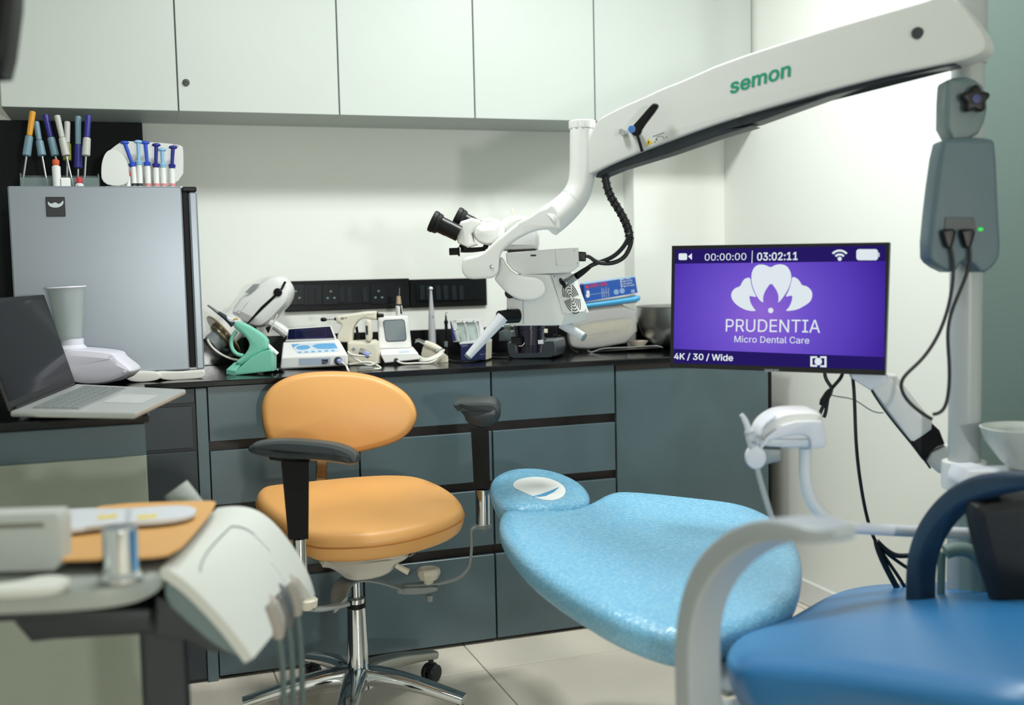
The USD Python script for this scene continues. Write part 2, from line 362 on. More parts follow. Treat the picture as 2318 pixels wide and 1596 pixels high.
struct('trim', box(XW - .011, XW, YU + .02, YW, 1.705, 2.6, .001), CABW)

# ---- base cabinets
bx = [.19, .632, 1.060, 1.490]
rows = [(.876, .715), (.685, .526), (.497, .319), (.287, .012)]
lab = ['grey four-drawer base unit behind the orange stool backrest', 'grey four-drawer base unit between the stool and the chair headrest', 'grey four-drawer base unit under the white instrument box and beside the plain door']
lab[2] = 'grey four-drawer base unit beside the wide plain grey door'
for k in range(3):
    x0, x1 = bx[k], bx[k + 1]
    t = thing('drawer_unit', lab[k], 'cabinet', ((x0 + x1) / 2, YB, 0), group='grey drawer units under the black worktop')
    part('carcass', box(x0, x1, YB + .02, YW - .02, .0, .874, .001), WENGE, t)
    for z1, z0 in rows: part('drawer_front', box(x0 + .0028, x1 - .0028, YB, YB + .019, z0, z1, .0012), CABG, t)
t = thing('sink_cabinet', 'base cabinet with one wide plain grey door near the right wall', 'cabinet', (1.78, YB, 0))
part('carcass', box(1.490, 2.082, YB + .02, YW - .1, 0, .874, .001), WENGE, t)
part('door', box(1.4935, 2.072, YB, YB + .019, .012, .857, .0012), CABG, t)
part('side_panel', box(2.074, 2.085, YB - .001, YW - .1, 0, .876, .001), BLACK, t)
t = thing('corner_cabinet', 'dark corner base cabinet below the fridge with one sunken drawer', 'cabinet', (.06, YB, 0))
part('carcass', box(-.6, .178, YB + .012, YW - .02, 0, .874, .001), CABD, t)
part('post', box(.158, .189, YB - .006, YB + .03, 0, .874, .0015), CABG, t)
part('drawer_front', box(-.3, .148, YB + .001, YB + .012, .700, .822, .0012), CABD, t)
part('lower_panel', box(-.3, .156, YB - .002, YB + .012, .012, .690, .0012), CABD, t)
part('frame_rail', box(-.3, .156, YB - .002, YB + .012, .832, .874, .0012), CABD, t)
# peninsula that carries the laptop
YP = 2.545
PAN = mat('pale_laminate', (158, 166, 152), .5, vary=.03)
t = thing('side_counter', 'pale end panel of the side counter under the laptop', 'cabinet', (-.35, YP + .02, 0))
part('end_panel', box(-.9, .012, YP + .02, YP + .038, 0, .80, .0015), PAN, t)
part('shaded_apron', box(-.9, .012, YP + .022, YP + .04, .80, .872, .0015), CABG, t)  # darker band stands in for the shadow under the worktop overhang
part('side_panel', box(-.005, .010, YP + .04, YB + .0, 0, .872, .001), CABD, t)
t = thing('worktop', 'black polished granite worktop running along the back wall and round the corner', 'worktop', (1.0, YB, .876))
part('long_slab', box(-.9, 2.09, YB - .012, YW, .876, ZC, .003), GRANITE, t)
part('side_slab', box(-.9, .022, YP, YB - .013, .876, ZC, .003), GRANITE, t)
part('edge_strip', box(1.490, 2.085, YB - .004, YB + .018, .858, .8755, .001), WENGE, t)
part('upstand', box(-.9, 1.80, YW - .018, YW, ZC, .985, .002), GRANITE, t)
part('upstand', box(1.80, XW, 3.752, 3.77, ZC, .985, .002), GRANITE, t)
# ---- switch plates on the wall
P = Pl((0, YW, 0), r=(1, 0, 0)); SW = mat('socket_black', (12, 16, 21), .3, specular_ior_level=.25); SWD = mat('socket_frame', (7, 9, 12), .4, specular_ior_level=.25); SLOT = mat('socket_slot', (120, 140, 150), .4)
C3 = crop(800, 600, 5.795); C2 = crop(440, 580, 5.319)
for k, (label, quad) in enumerate([('long black socket plate on the wall behind the X-ray gun', [(644, 637), (925, 633), (925, 697), (644, 701)]), ('shorter black switch plate on the wall behind the white curing light', [(927, 633), (1099, 631), (1099, 691), (927, 696)])]):
    q = P.l(quad); x0, x1, z0, z1 = q[:, 0].min(), q[:, 0].max(), q[:, 1].min(), q[:, 1].max()
    t = thing('socket_plate', label, 'socket', ((x0 + x1) / 2, YW, z0), group='black socket plates on the back wall')
    part('back_plate', box(x0, x1, YW - .014, YW, z0, z1, .003), SWD, t)
    part('module_panel', box(x0 + .022, x1 - .022, YW - .018, YW - .012, z0 + .022, z1 - .014, .001), SW, t)
    if k == 0:
        for sx, sy in C2((1212, 460), (1632, 460), (2205, 455)):
            c = P.p(sx, sy)
            s = part('socket', box(c[0] - .03, c[0] + .03, YW - .021, YW - .016, c[2] - .036, c[2] + .036, .0015), SW, t)
            for dx, dz, w in ((0, .011, .0035), (-.012, -.012, .0035), (.012, -.012, .0035)): part('pin_slot', box(c[0] + dx - w, c[0] + dx + w, YW - .0215, YW - .0205, c[2] + dz - .003, c[2] + dz + .003, .0002), SLOT, s)
        sw = [C2((x, 460))[0] for x in (1385, 1475, 1760, 1850, 2040)]
    else: sw = [C3((x, 360))[0] for x in (885, 970, 1095, 1190, 1300, 1395)]
    for sx, sy in sw:
        c = P.p(sx, sy); s = part('switch', hull([(c[0] + a * .0085, YW - y_, c[2] + b * .026) for a in (-1, 1) for b, y_ in ((-1, .025), (1, .019), (-1, .016), (1, .016))]), mat('switch_black', (24, 30, 36), .35, specular_ior_level=.25), t)

# ================================================================== on and above the fridge
FR = mat('fridge_silver', (138, 146, 154), .30, .35); 
YF = 3.375; PF = Pl((0, YF, 0), r=(1, 0, 0))
q = PF.l([(16, 418), (411, 422), (412, 838)]); x0, x1, z0, z1 = q[0, 0], q[1, 0], q[2, 1], q[1, 1]
t = thing('fridge', 'silver mini fridge standing side-on on the worktop corner', 'fridge', ((x0 + x1) / 2, YF, ZC))
FB = part('body', box(x0, x1, YF, YF + .45, z0, z1, .004), FR, t)
part('gasket', box(x1 + .0005, x1 + .018, YF + .004, YF + .446, z0 + .006, z1 - .004, .002), RUBBER, t)
xd = PF.l([(450, 600)])[0, 0]
part('door', box(x1 + .0185, xd + .004, YF - .002, YF + .452, z0, z1 - .016, .005), FR, t)
part('door_cap', box(x1 + .001, xd + .003, YF - .003, YF + .453, z1 - .0155, z1 - .001, .003), BLACK, t)
for fx in (x0 + .05, x1 - .04):
    for fy in (YF + .04, YF + .4): part('foot', cyl((fx, fy, ZC), (fx, fy, z0 + .001), .018), BLACK, t)
BAD = mat('badge_black', (20, 24, 28), .3)
q = PF.l([(103, 446), (149, 490)], 0); bd = part('badge', box(q[0, 0], q[1, 0], YF - .004, YF, q[1, 1], q[0, 1], .002), BAD, t)
part('badge_emblem', slab(PF, [(107, 455), (116, 462), (125, 457), (134, 463), (144, 452), (143, 464), (132, 470), (120, 470), (110, 466)], .001, 0, -.005, sm=1), mat('badge_print', (190, 200, 205), .4), bd)
# organiser tray with syringes
ZF = z1; C5 = crop(30, 240, 5.6537)
PO = plY(YF + .10)
ACR = mat('white_acrylic', (214, 216, 212), .35)
t = thing('syringe_organiser', 'white rounded organiser rack standing on the fridge, full of blue syringes', 'organiser', PO.p(320, 418))
o = PO.l(C5((1130, 1020), (1115, 700), (1170, 560), (1380, 395), (1500, 400), (1900, 420), (2170, 450), (2200, 500), (2195, 1020)))
o = np.array([(x, max(y, ZF + .001)) for x, y in o])
part('back_panel', slab2(PO, chaikin(o, 2), .006, .002, .10), ACR, t)
o2 = PO.l(C5((1135, 1020), (1118, 760), (1180, 580), (1290, 545), (1400, 620), (1470, 740), (1500, 1020))); o2 = np.array([(x, max(y, ZF + .001)) for x, y in o2])
part('side_panel', slab2(PO, chaikin(o2, 2), .006, .002, .0), ACR, t)
part('base', box(o[:, 0].min() + .01, o[:, 0].max() - .01, YF + .10, YF + .20, ZF + .001, ZF + .008, .002), ACR, t)
BL = mat('syringe_blue', (40, 78, 190), .35); BLD = mat('syringe_dark_blue', (32, 36, 130), .35); SYW = mat('syringe_white', (226, 228, 226), .4); LBL = mat('syringe_light_blue', (140, 185, 220), .3)
sy = [(1425, 470, 1530, 760, BL, 'blue-capped syringe leaning in the white rack, leftmost of its row'), (1600, 460, 1610, 740, LBL, 'pale blue syringe standing in the white rack'), (1690, 470, 1715, 750, BL, 'bright blue syringe in the white rack right of the pale one'),
      (1830, 500, 1825, 770, BLD, 'dark blue broad-topped syringe in the white rack'), (1905, 560, 1915, 770, LBL, 'syringe with a pale lilac cap in the white rack'), (2045, 530, 2030, 780, BLD, 'blue syringe with a bent metal tip, rightmost in the white rack')]
for k, (x0_, y0_, x1_, y1_, mm, label) in enumerate(sy):
    (ax, ay), (bx_, by_) = C5((x0_, y0_), (x1_, y1_)); top, mid = PO.p(ax, ay, .05), PO.p(bx_, by_, .05); bot = mid + (mid - top) * .1; bot[2] = ZF + .009
    tt = thing('syringe', label, 'syringe', bot, group='syringes in the white rack on the fridge')
    part('barrel', cyl(bot, mid - (0, 0, .004), .0085), SYW, tt); part('collar', lathe(mid - (0, 0, .004), top - mid, [(0, .009), (.01, .011), (.014, .006)]), mm, tt)
    part('plunger', cyl(mid, top, .005, .006), mm, tt); part('thumb_rest', ball(top, .010, 2, (1.3, .9, .6)), mm, tt)
    part('label_band', cyl(bot + (0, 0, .002), bot + (0, 0, .012), .0088), [DGREY, DGREY, mat('pink_print', (205, 130, 135), .5)][min(k, 2)], tt)
    if k == 5: part('metal_tip', tube([top, top + (.003, 0, .006), top + (.017, 0, .005)], .0025), STEEL, tt)
for nm, x, y, c, label in (('yellow', 1380, 860, (225, 175, 50), 'small vial with a yellow cap in the white rack'), ('red', 1460, 850, (190, 30, 40), 'small vial with a red pointed cap in the white rack')):
    c_ = PO.p(*C5((x, y))[0], .02); tt = thing('capped_vial', label, 'vial', (c_[0], c_[1], ZF + .009)); b0 = np.array([c_[0], c_[1], ZF + .009])
    part('vial_body', cyl(b0, c_ - (0, 0, .011), .008), SYW, tt); part('cap', lathe(c_ - (0, 0, .011), (0, 0, 1), [(0, .0095), (.01, .009), (.022, .003)]), mat('cap_' + nm, c, .4), tt)
# clear tray of tools to the left
PT = plY(YF + .12)
CLR = glassy('clear_acrylic', (190, 205, 205), .72, .15)
xa, xb = PT.l(C5((90, 900), (1100, 900)))[:, 0]
t = thing('tool_tray', 'shallow clear tray on the fridge holding brushes and hand tools', 'tray', ((xa + xb) / 2, YF + .12, ZF))
part('tray_front', box(xa, xb, YF + .10, YF + .104, ZF + .001, ZF + .032, .001), CLR, t); part('tray_back', box(xa, xb, YF + .24, YF + .244, ZF + .001, ZF + .05, .001), CLR, t)
part('tray_floor', box(xa, xb, YF + .104, YF + .24, ZF + .001, ZF + .004, .001), CLR, t)
for x in (xa + .002, (xa + xb) / 2, xb - .002): part('divider', box(x - .0015, x + .0015, YF + .104, YF + .24, ZF + .004, ZF + .045, .0005), CLR, t)
OR = mat('tool_orange', (215, 150, 40), .4); TB = mat('tool_blue', (40, 40, 130), .4); TLB = mat('tool_steel_blue', (110, 140, 155), .4); TW = mat('tool_white', (185, 185, 180), .4); TY = mat('tool_olive', (130, 130, 50), .4)
tools = [(250, 70, 170, 640, OR, TLB, 'hand tool with an orange handle in the clear tray'), (290, 200, 370, 640, TLB, TLB, 'slanting steel-blue hand tool in the clear tray'), (410, 110, 540, 640, TB, TLB, 'dark blue handled tool crossing behind the slanting one'),
         (560, 120, 680, 640, TW, TW, 'long white brush leaning in the clear tray'), (690, 200, 690, 700, TW, TY, 'white tool with an olive tip in the clear tray'), (830, 130, 830, 800, TLB, TB, 'upright pale blue tool in the clear tray'), (960, 120, 930, 640, TB, TW, 'navy tool with a white sleeve at the end of the clear tray')]
for k, (x0_, y0_, x1_, y1_, m1, m2, label) in enumerate(tools):
    a, b = PT.p(*C5((x0_, y0_))[0], .04 + .01 * (k % 3)), PT.p(*C5((x1_, y1_))[0], .02 + .01 * (k % 3))
    a[2] = min(a[2], 1.695); e = b + (b - a) * ((b[2] - ZF - .006) / max(a[2] - b[2], .02)); c = a * .45 + b * .55
    tt = thing('hand_tool', label, 'tool', e, group='tools in the clear tray on the fridge')
    part('handle', cyl(a, c, .009, .008, .004), m1, tt); part('sleeve', cyl(c, b, .011, .012, .004), m2, tt); part('shank', cyl(b, e, .003), STEEL, tt)
for label, x, y, r, c in (('small bottle with an orange-red cap at the front of the clear tray', 545, 720, .010, (215, 90, 50)), ('small round bottle with a red cap low in the clear tray', 845, 950, .009, (205, 60, 70))):
    c_ = PT.p(*C5((x, y))[0], -.035); tt = thing('drop_bottle', label, 'bottle', (c_[0], c_[1], ZF)); b0 = np.array([c_[0], c_[1], ZF + .001])
    part('bottle_body', lathe(b0, (0, 0, 1), [(0, .011), (max(c_[2] - ZF - .014, .003), .012), (max(c_[2] - ZF - .009, .006), .006)]), SYW, tt); part('cap', lathe(c_ - (0, 0, .009), (0, 0, 1), [(0, r * .8), (.004, r), (.014, r), (.018, r * .5)]), mat('cap%d' % x, c, .4), tt)
b0 = PT.p(*C5((590, 930))[0], -.03); single('white_box', box(b0[0] + .004, b0[0] + .03, YF + .075, YF + .097, ZF + .0005, ZF + .03, .002), WHITE, 'small white carton beside the orange-capped bottle on the fridge', 'box')

# ---- overhead dark monitor at the very left
P = plD(0, 100, 1.5)
t = thing('overhead_monitor', 'dark edge of a hanging monitor beside the first wall cabinet', 'monitor', P.p(-40, 150))
part('housing', slab(P, [(-200, -120), (27, -120), (24, 10), (9, 125), (-2, 172), (-200, 185)], .05, .01), BLACK, t)
part('bracket', cyl(P.p(-90, -100, .025), P.p(-90, -100, .025) * (1, 1, 0) + (0, 0, 2.6), .02), BLACK, t)

# ================================================================== laptop, white device, cloth on the side counter
t = thing('laptop', 'open silver laptop with a black screen on the side counter', 'laptop', (-.1, 2.75, ZC))
zt = .916
A, B, Cc, Dd = at(24, 930, Z=zt), at(305, 934, Z=zt), at(420, 881, Z=zt), at(172, 869, Z=zt)
ALU = mat('laptop_silver', (200, 202, 200), .35, .5); KEY = mat('laptop_keys', (128, 134, 134), .5)
def quadslab(c, z0, z1, b=.004):
    P_ = Pl((0, 0, z1), r=(1, 0, 0), u=(0, 1, 0)); return slab2(P_, np.array(c)[:, :2], z1 - z0, b, 0)
qd = lambda u, v: (A * (1 - u) + B * u) * (1 - v) + (Dd * (1 - u) + Cc * u) * v
qs = lambda u0, u1, v0, v1: [qd(u0, v0), qd(u1, v0), qd(u1, v1), qd(u0, v1)]
part('deck', quadslab([A, B, Cc, Dd], zt - .014, zt), ALU, t)
kb = part('keyboard', quadslab(qs(.12, .52, .08, .92), zt + .0003, zt + .0012, .0005), mat('laptop_well', (150, 154, 152), .5), t)
for r_ in range(5):
    for c_ in range(13): part('key', quadslab(qs(.13 + .077 * r_, .13 + .077 * r_ + .066, .09 + .0635 * c_, .09 + .0635 * c_ + .055), zt + .0012, zt + .003, .0004), KEY, kb)
part('touchpad', quadslab(qs(.58, .9, .33, .67), zt + .0002, zt + .0008, .0003), mat('touchpad', (186, 188, 186), .4), t)
far, near = Dd, A; tilt = np.array([-.05, .02, .26]); hx = unit(far - near)
topf = at(110, 668, D=depth(far) + .01); hv = topf - far
PS = Pl(near, r=hx, u=hv); hl = np.linalg.norm(hv); wl = np.linalg.norm(far - near)
sc0 = slab2(PS, [(0, 0), (wl, 0), (wl, hl), (0, hl)], .007, .003, 0); SC = mat('laptop_screen', (7, 8, 14), .12, specular_ior_level=.12)
s = part('screen_lid', sc0, BLACK, t); sgn = 1 if (PS.n @ np.array([1.0, 0, 0])) > 0 else -1
v_ = .0072 if sgn > 0 else -.001
part('screen', slab2(PS, [(.012, .02), (wl - .012, .02), (wl - .012, hl - .012), (.012, hl - .012)], .0008, 0, v_), SC, s)
part('hinge', cyl(near + hx * .03, far - hx * .03, .006), BLACK, t)
for u_, v__ in ((.1, .1), (.45, .1), (.1, .9), (.45, .9)): q = qd(u_, v__); part('foot', cyl((q[0], q[1], ZC), (q[0], q[1], zt - .013), .006), RUBBER, t)
q = at(332, 934, Z=.9); single('paperweight', lathe((q[0] - .022, q[1] + .03, ZC), (0, 0, 1), [(0, .016), (.004, .018), (.010, .013), (.013, .004)]), mat('glossy_black', (20, 22, 26), .08), 'small glossy black puck under the laptop edge', 'puck')
# white device with clear cup
P = Pl(ptz(215, 862, 3.20)); DEV = mat('lilac_white_plastic', (222, 220, 232), .4)
t = thing('mixing_device', 'white countertop mixing device topped by a clear cup, behind the laptop', 'device', P.o)
part('body', slab(P, [(150, 866), (128, 820), (150, 790), (185, 790), (258, 798), (262, 810), (297, 835), (294, 848), (250, 868), (200, 874)], .10, .018, 0, sm=2), DEV, t)
part('spout_lip', slab(P, [(225, 862), (297, 838), (295, 852), (262, 866)], .06, .006, .02, sm=1), GREYP, t)
c0, c1 = P.p(155, 795, .05), P.p(146, 650, .05); k = P.k
part('collar', lathe(P.p(166, 800, .05), (0, 0, 1), [(0, 34 * k), (12 * k, 32 * k), (20 * k, 24 * k), (34 * k, 24 * k)]), DEV, t)
part('cup', lathe(P.p(160, 768, .05), (-.03, 0, 1), [(0, 24 * k), (4 * k, 26 * k), (110 * k, 40 * k), (116 * k, 42 * k), (120 * k, 42 * k), (121 * k, 39 * k), (60 * k, 30 * k), (8 * k, 23 * k)]), glassy('clear_cup', (225, 232, 232), .6, .15), t)
part('cup_rim', lathe(P.p(160, 768, .05) + np.array([-.03, 0, 1]) * 117 * k, (-.03, 0, 1), [(0, 42.5 * k), (2 * k, 43.5 * k), (4 * k, 42.5 * k)]), DEV, t)
P = Pl(at(375, 862, Z=ZC), rot_deg=-19); CLO = mat('white_cloth', (226, 224, 218), .8, bump=('noise', 50, .3))
t = thing('folded_cloth', 'folded white cloth lying in front of the fridge', 'cloth', P.o)
part('upper_fold', slab(P, [(350, 850), (352, 840), (400, 842), (440, 839), (462, 836), (466, 846), (461, 856), (430, 859), (370, 862)], .05, .004, .01, sm=2), CLO, t)
part('lower_fold', slab(P, [(284, 862), (288, 842), (330, 841), (362, 843), (366, 860), (320, 867)], .06, .005, -.01, sm=2), CLO, t)
# ================================================================== instruments on the worktop
def line(P, pts, r, v=0.0, sides=10, n=None): return tube([P.p(x, y, (v[i] if np.ndim(v) else v)) for i, (x, y) in enumerate(pts)], np.asarray(r) * P.k, n, sides)
MINT = mat('mint_plastic', (128, 205, 182), .35); NAVY = mat('navy_screen', (20, 16, 58), .12); BLUEK = mat('keypad_blue', (110, 175, 222), .45)
LILAC = mat('lilac_collar', (150, 160, 215), .4); CORD = mat('white_cord', (228, 226, 216), .45)

# white hand-held X-ray gun behind the mint tool
P = Pl(ptz(570, 816)); k = P.k
t = thing('dental_xray_gun', 'white hand-held X-ray gun with a black seam, tilted behind the mint green tool', 'x-ray device', P.o)
BDY = part('body', slab(P, C2((400, 700), (470, 590), (560, 470), (800, 292), (890, 246), (990, 236), (1070, 268), (1140, 370), (1155, 450), (1120, 570), (1030, 665), (880, 820), (770, 875), (640, 835)), .11, .030, 0, sm=2), WHITE, t)
part('seam_strip', slab(P, C2((640, 822), (628, 810), (800, 610), (955, 470), (1040, 385), (1080, 300), (1108, 310), (1060, 400), (970, 500), (820, 640)), .004, .001, -.003), BLACK, t)
part('knob', lathe(P.p(*C2((1008, 435))[0], .004), -P.n, [(0, 52 / 5.3 * k), (.008, 50 / 5.3 * k), (.010, 42 / 5.3 * k)]), BLACK, t)
part('display', slab(P, C2((605, 440), (700, 345), (715, 335), (790, 332), (780, 345), (690, 430), (675, 440)), .004, .001, -.0015), GREYP, t)
ax = unit(-P.r * .72 - P.u * .62 - P.n * .45); c = P.p(*C2((355, 945))[0], .03)
part('neck', cyl(P.p(*C2((560, 740))[0], .06), c, .050, .046), WHITE, t)
part('collar', lathe(c - ax * .01, ax, [(0, .046), (.012, .05), (.026, .05), (.03, .044)]), mat('steel_gold', (190, 175, 145), .25, .9), t)
part('shield_disc', lathe(c - ax * .002, ax, [(0, .078), (.0015, .080), (.005, .080), (.0065, .078)], 40), mat('leaded_acrylic', (150, 128, 96), .15), t)
ln = part('nose', lathe(c + ax * .02, ax, [(0, .034), (.03, .033), (.034, .030), (.035, .028), (.031, .027)]), GREYP, t)
part('lens', lathe(c + ax * .05, ax, [(0, .027), (.002, .026), (.003, .01)]), DGREY, ln)
part('handle', line(P, C2((880, 780), (1000, 850), (1120, 940)), [11, 11, 12], [.03, .05, .06]), WHITE, t)
part('trigger', slab(P, C2((850, 860), (900, 840), (920, 900), (880, 925)), .02, .004, .02), BLACK, t)
part('wrist_cord', line(P, C2((1000, 700), (960, 790), (930, 860), (890, 960)), 1.6, [-.002, -.004, -.002, 0]), CORD, t)
part('stand_foot', box(*(P.p(*C2((700, 1200))[0], .05)[0] + np.array([-.06, .06])), P.p(*C2((700, 1200))[0], .05)[1] - .02, P.p(*C2((700, 1200))[0], .05)[1] + .05, ZC, ZC + .02, .004), BLACK, t)
part('stand_post', cyl((P.p(*C2((700, 1200))[0], .07)[0], P.p(*C2((700, 1200))[0], .07)[1], ZC + .01), P.p(*C2((700, 800))[0], .07), .014), BLACK, t)

# mint green tool in its wedge stand
P = Pl(ptz(555, 849)); k = P.k
t = thing('mint_filling_gun', 'mint green pistol-shaped filling gun in its wedge stand', 'dental gun', P.o)
part('stand', [slab(P, C2((490, 1436), (496, 1390), (560, 1325), (680, 1220), (800, 1150), (900, 1125), (936, 1150), (942, 1250), (942, 1385)), .06, .004, .0), hull([P.p(*q, v) for q, v in zip(C2((385, 1365), (500, 1385), (492, 1436), (385, 1420), (480, 1280), (600, 1240)), (.02, 0, 0, .02, .03, .03))] + [P.p(*C2((560, 1400))[0], .05)])], MINT, t)
part('grip', slab(P, C2((465, 800), (520, 782), (640, 830), (780, 915), (880, 1000), (886, 1070), (875, 1125), (780, 1165), (640, 1260), (540, 1330), (480, 1270), (590, 1200), (660, 1090), (640, 1010), (560, 930), (470, 870)), .032, .009, .012, sm=1), MINT, t)
part('trigger_guard', line(P, C2((505, 905), (455, 985), (445, 1070), (480, 1150), (590, 1195)), 4.5, .026), MINT, t)
part('barrel', line(P, C2((470, 830), (400, 760), (290, 680)), [7.5, 6, 4], .026), DGREY, t)
part('needle_tip', line(P, C2((300, 690), (220, 630), (160, 590)), [4, 3, 2], .026), STEEL, t)
part('tip_clip', slab(P, C2((385, 720), (430, 745), (480, 755), (470, 800), (420, 790), (390, 760)), .01, .003, .015), WHITE2, t)
part('locking_tab', slab(P, C2((470, 750), (520, 745), (522, 768), (480, 772)), .006, .001, .012), mat('amber_tab', (220, 175, 80), .4), t)
part('rear_rod', line(P, C2((880, 1070), (1000, 1180)), 5, .03), WHITE, t)
part('charge_cord', line(P, C2((160, 1000), (240, 1120), (380, 1210), (520, 1250)), 2.6, [.05, .04, .04, .05]), CORD, t)
P = Pl(ptz(616, 843)); k = P.k
t = thing('black_puck', 'small low black holder with two shiny studs beside the mint stand', 'holder', P.o)
part('base', slab(P, C2((820, 1405), (822, 1372), (870, 1358), (1050, 1352), (1068, 1368), (1065, 1398)), .03, .003, .0, sm=1), BLACK, t)
for x in (930, 1000): part('stud', ball(P.p(*C2((x, 1370))[0], .0), .004, 2), CHROME, t)

# endodontic motor
P = Pl(ptz(700, 836), rot_deg=4); k = P.k
t = thing('endo_motor', 'white treatment motor with a raised navy screen and blue keypad', 'dental motor', P.o)
g = lambda x, y, v: P.p(*C2((x, y))[0], v)
EB = rhull([g(1065, 1335, .01), g(1825, 1290, .01), g(1075, 1235, .01), g(1820, 1200, .01), g(1095, 1060, .10), g(1720, 1025, .10), g(1110, 1290, .13), g(1760, 1260, .13)], .0075, 2)
part('housing', EB, WHITE, t)
part('keypad', decal(EB, C2((1165, 1062), (1400, 1050), (1690, 1040), (1750, 1148), (1500, 1162), (1240, 1172)), .0006, 2.0), mat('keypad_white', (214, 226, 236), .4), t)
KP = t
part('keypad_button', decal(EB, C2(*disc_pts((1312, 1102), 85, 26, tilt=-3)), .0014, 2.0), BLUEK, t)
part('keypad_panel', decal(EB, C2((1415, 1085), (1470, 1062), (1560, 1055), (1690, 1052), (1728, 1110), (1600, 1122), (1480, 1118)), .0012, 2.0), BLUEK, t)
part('keypad_panel', decal(EB, C2((1172, 1064), (1270, 1060), (1210, 1090), (1192, 1110)), .0012, 2.0), BLUEK, t)
for x in range(6): part('keypad_button', decal(EB, C2(*disc_pts((1270 + 80 * x, 1160 - 4 * x), 24, 8)), .0012, 1.5), BLUEK, t)
part('name_plate', decal(EB, C2((1258, 1232), (1640, 1222), (1640, 1300), (1262, 1312)), .0007, 2.5), mat('name_plate', (176, 188, 212), .35), t)
PT_ = Pl(g(1450, 1265, .0015), rot_deg=4)
part('lettering', [text(PT_, 'Dmagex', C2((1535, 1262))[0], C2((1612, 1258))[0], 4.2, 0, .0016, True), text(PT_, 'Smart Endo', C2((1537, 1280))[0], C2((1612, 1277))[0], 2.4, 0, .0016), text(PT_, 'Motor', C2((1537, 1296))[0], C2((1595, 1294))[0], 2.4, 0, .0016)], BLACK, t)
lid = part('screen_lid', slab(P, C2((1085, 1030), (1108, 1000), (1130, 872), (1640, 838), (1700, 985), (1705, 1010)), .016, .004, .092), WHITE, t)
part('screen', slab(P, C2((1117, 1002), (1136, 880), (1632, 846), (1684, 984)), .003, .0008, .0895), NAVY, lid)
part('screen_border', [slab(P, q, .0008, 0, .0888) for q in (C2((1215, 893), (1578, 872), (1578, 877), (1215, 898)), C2((1222, 985), (1580, 968), (1580, 973), (1222, 990)), C2((1215, 895), (1220, 895), (1227, 988), (1222, 988)), C2((1574, 873), (1579, 873), (1582, 970), (1577, 970)))], mat('violet_line', (62, 40, 120), .3), lid)
part('connector', lathe(g(1735, 1258, .004), -P.n, [(0, .012), (.006, .013), (.010, .011)]), DGREY, t)
part('plug', lathe(g(1742, 1258, .0), unit(-P.n + .35 * P.r - .2 * P.u), [(0, .0085), (.016, .008), (.022, .005)]), LILAC, t)
cor = C2((1770, 1275), (1815, 1310), (1845, 1360), (1862, 1400))
part('cord', tube([P.p(*cor[0], -.02), P.p(*cor[1], -.035), at(*cor[2], Y=YB - .02), at(*cor[3], Y=YB - .022), at(800, 862, Y=YB - .02)], .0035), CORD, t)
hs = part('handpiece', line(P, C2((1990, 1150), (2040, 1165), (2110, 1195)), [9, 9, 7], -.01), STEEL, t)
part('collar', line(P, C2((2040, 1165), (2100, 1195)), [7.6, 7.6], -.012), LILAC, hs)
for i, pts in enumerate([C2((1850, 1150), (1900, 1185), (2000, 1200), (2130, 1198)), C2((1865, 1200), (1980, 1260), (2100, 1310), (2200, 1270)), C2((1860, 1300), (1990, 1285), (2120, 1280), (2210, 1320), (2235, 1390), (2170, 1450))]):
    vs = [-.012, -.02, -.02, -.015, -.06, -.07][:len(pts)]
    q = [P.p(*p_, v) for p_, v in zip(pts, vs)]; q = [np.array([a[0], a[1], max(a[2], ZC + .004) if a[1] > YB - .01 else a[2]]) for a in q]
    part('cord', tube(q, .0034), CORD, t)
q0 = ptz(828, 838); single('glass_slab', rhull([q0 + (dx, dy, z_) for dx, dy, z_ in ((-.02, 0, .005), (.022, .003, .005), (-.024, .015, .005), (.026, .015, .005), (-.014, .006, .011), (.015, .008, .011))], .002), glassy('grey_glass', (165, 172, 170), .5, .05), 'small faceted clear block on the worktop edge behind the orange backrest', 'glass block')

# EQ-V obturation gun on its cream base
P = Pl(ptz(800, 829)); k = P.k
t = thing('obturation_gun', 'cream pistol-shaped gun lettered EQ-V resting on its cream charging base', 'dental gun', P.o)
part('base', slab(P, C2((1835, 1045), (1870, 1025), (2160, 1015), (2200, 1040), (2225, 1140), (2228, 1295), (2180, 1318), (1870, 1325), (1840, 1250)), .07, .012, .015), CREAM, t)
part('base_emblem', slab(P, C2(*disc_pts((1915, 1120), 24, 20)), .001, 0, .0142), GREYP, t)
part('gun_body', slab(P, C2((1696, 735), (1720, 716), (1900, 690), (2050, 666), (2190, 660), (2200, 680), (2200, 770), (2130, 768), (2065, 745), (1985, 765), (1915, 860), (1903, 1000), (1900, 1040), (1715, 1040), (1718, 940), (1768, 850), (1765, 822), (1702, 800)), .034, .008, .03, sm=1), CREAM, t)
part('plunger_rod', cyl(P.p(*C2((1700, 758))[0], .047), P.p(*C2((1590, 762))[0], .047), 7 / 5.3 * k), STEEL, t)
part('plunger_knob', lathe(P.p(*C2((1595, 762))[0], .047), -P.r, [(0, 12 / 5.3 * k), (4 * k, 22 / 5.3 * k), (10 * k, 25 / 5.3 * k), (14 * k, 16 / 5.3 * k)]), BLACK, t)
part('rear_ring', cyl(P.p(*C2((1685, 757))[0], .047), P.p(*C2((1702, 757))[0], .047), 18 / 5.3 * k), BLACK, t)
part('lettering', text(P, 'EQ-V', C2((1765, 760))[0], C2((1836, 752))[0], 4.2, .0298, .0012), DGREY, t)
part('nozzle', lathe(P.p(*C2((2195, 715))[0], .047), P.r, [(0, 10 * k), (2 * k, 10 * k), (4 * k, 5 * k), (16 * k, 4 * k)]), BLACK, t)
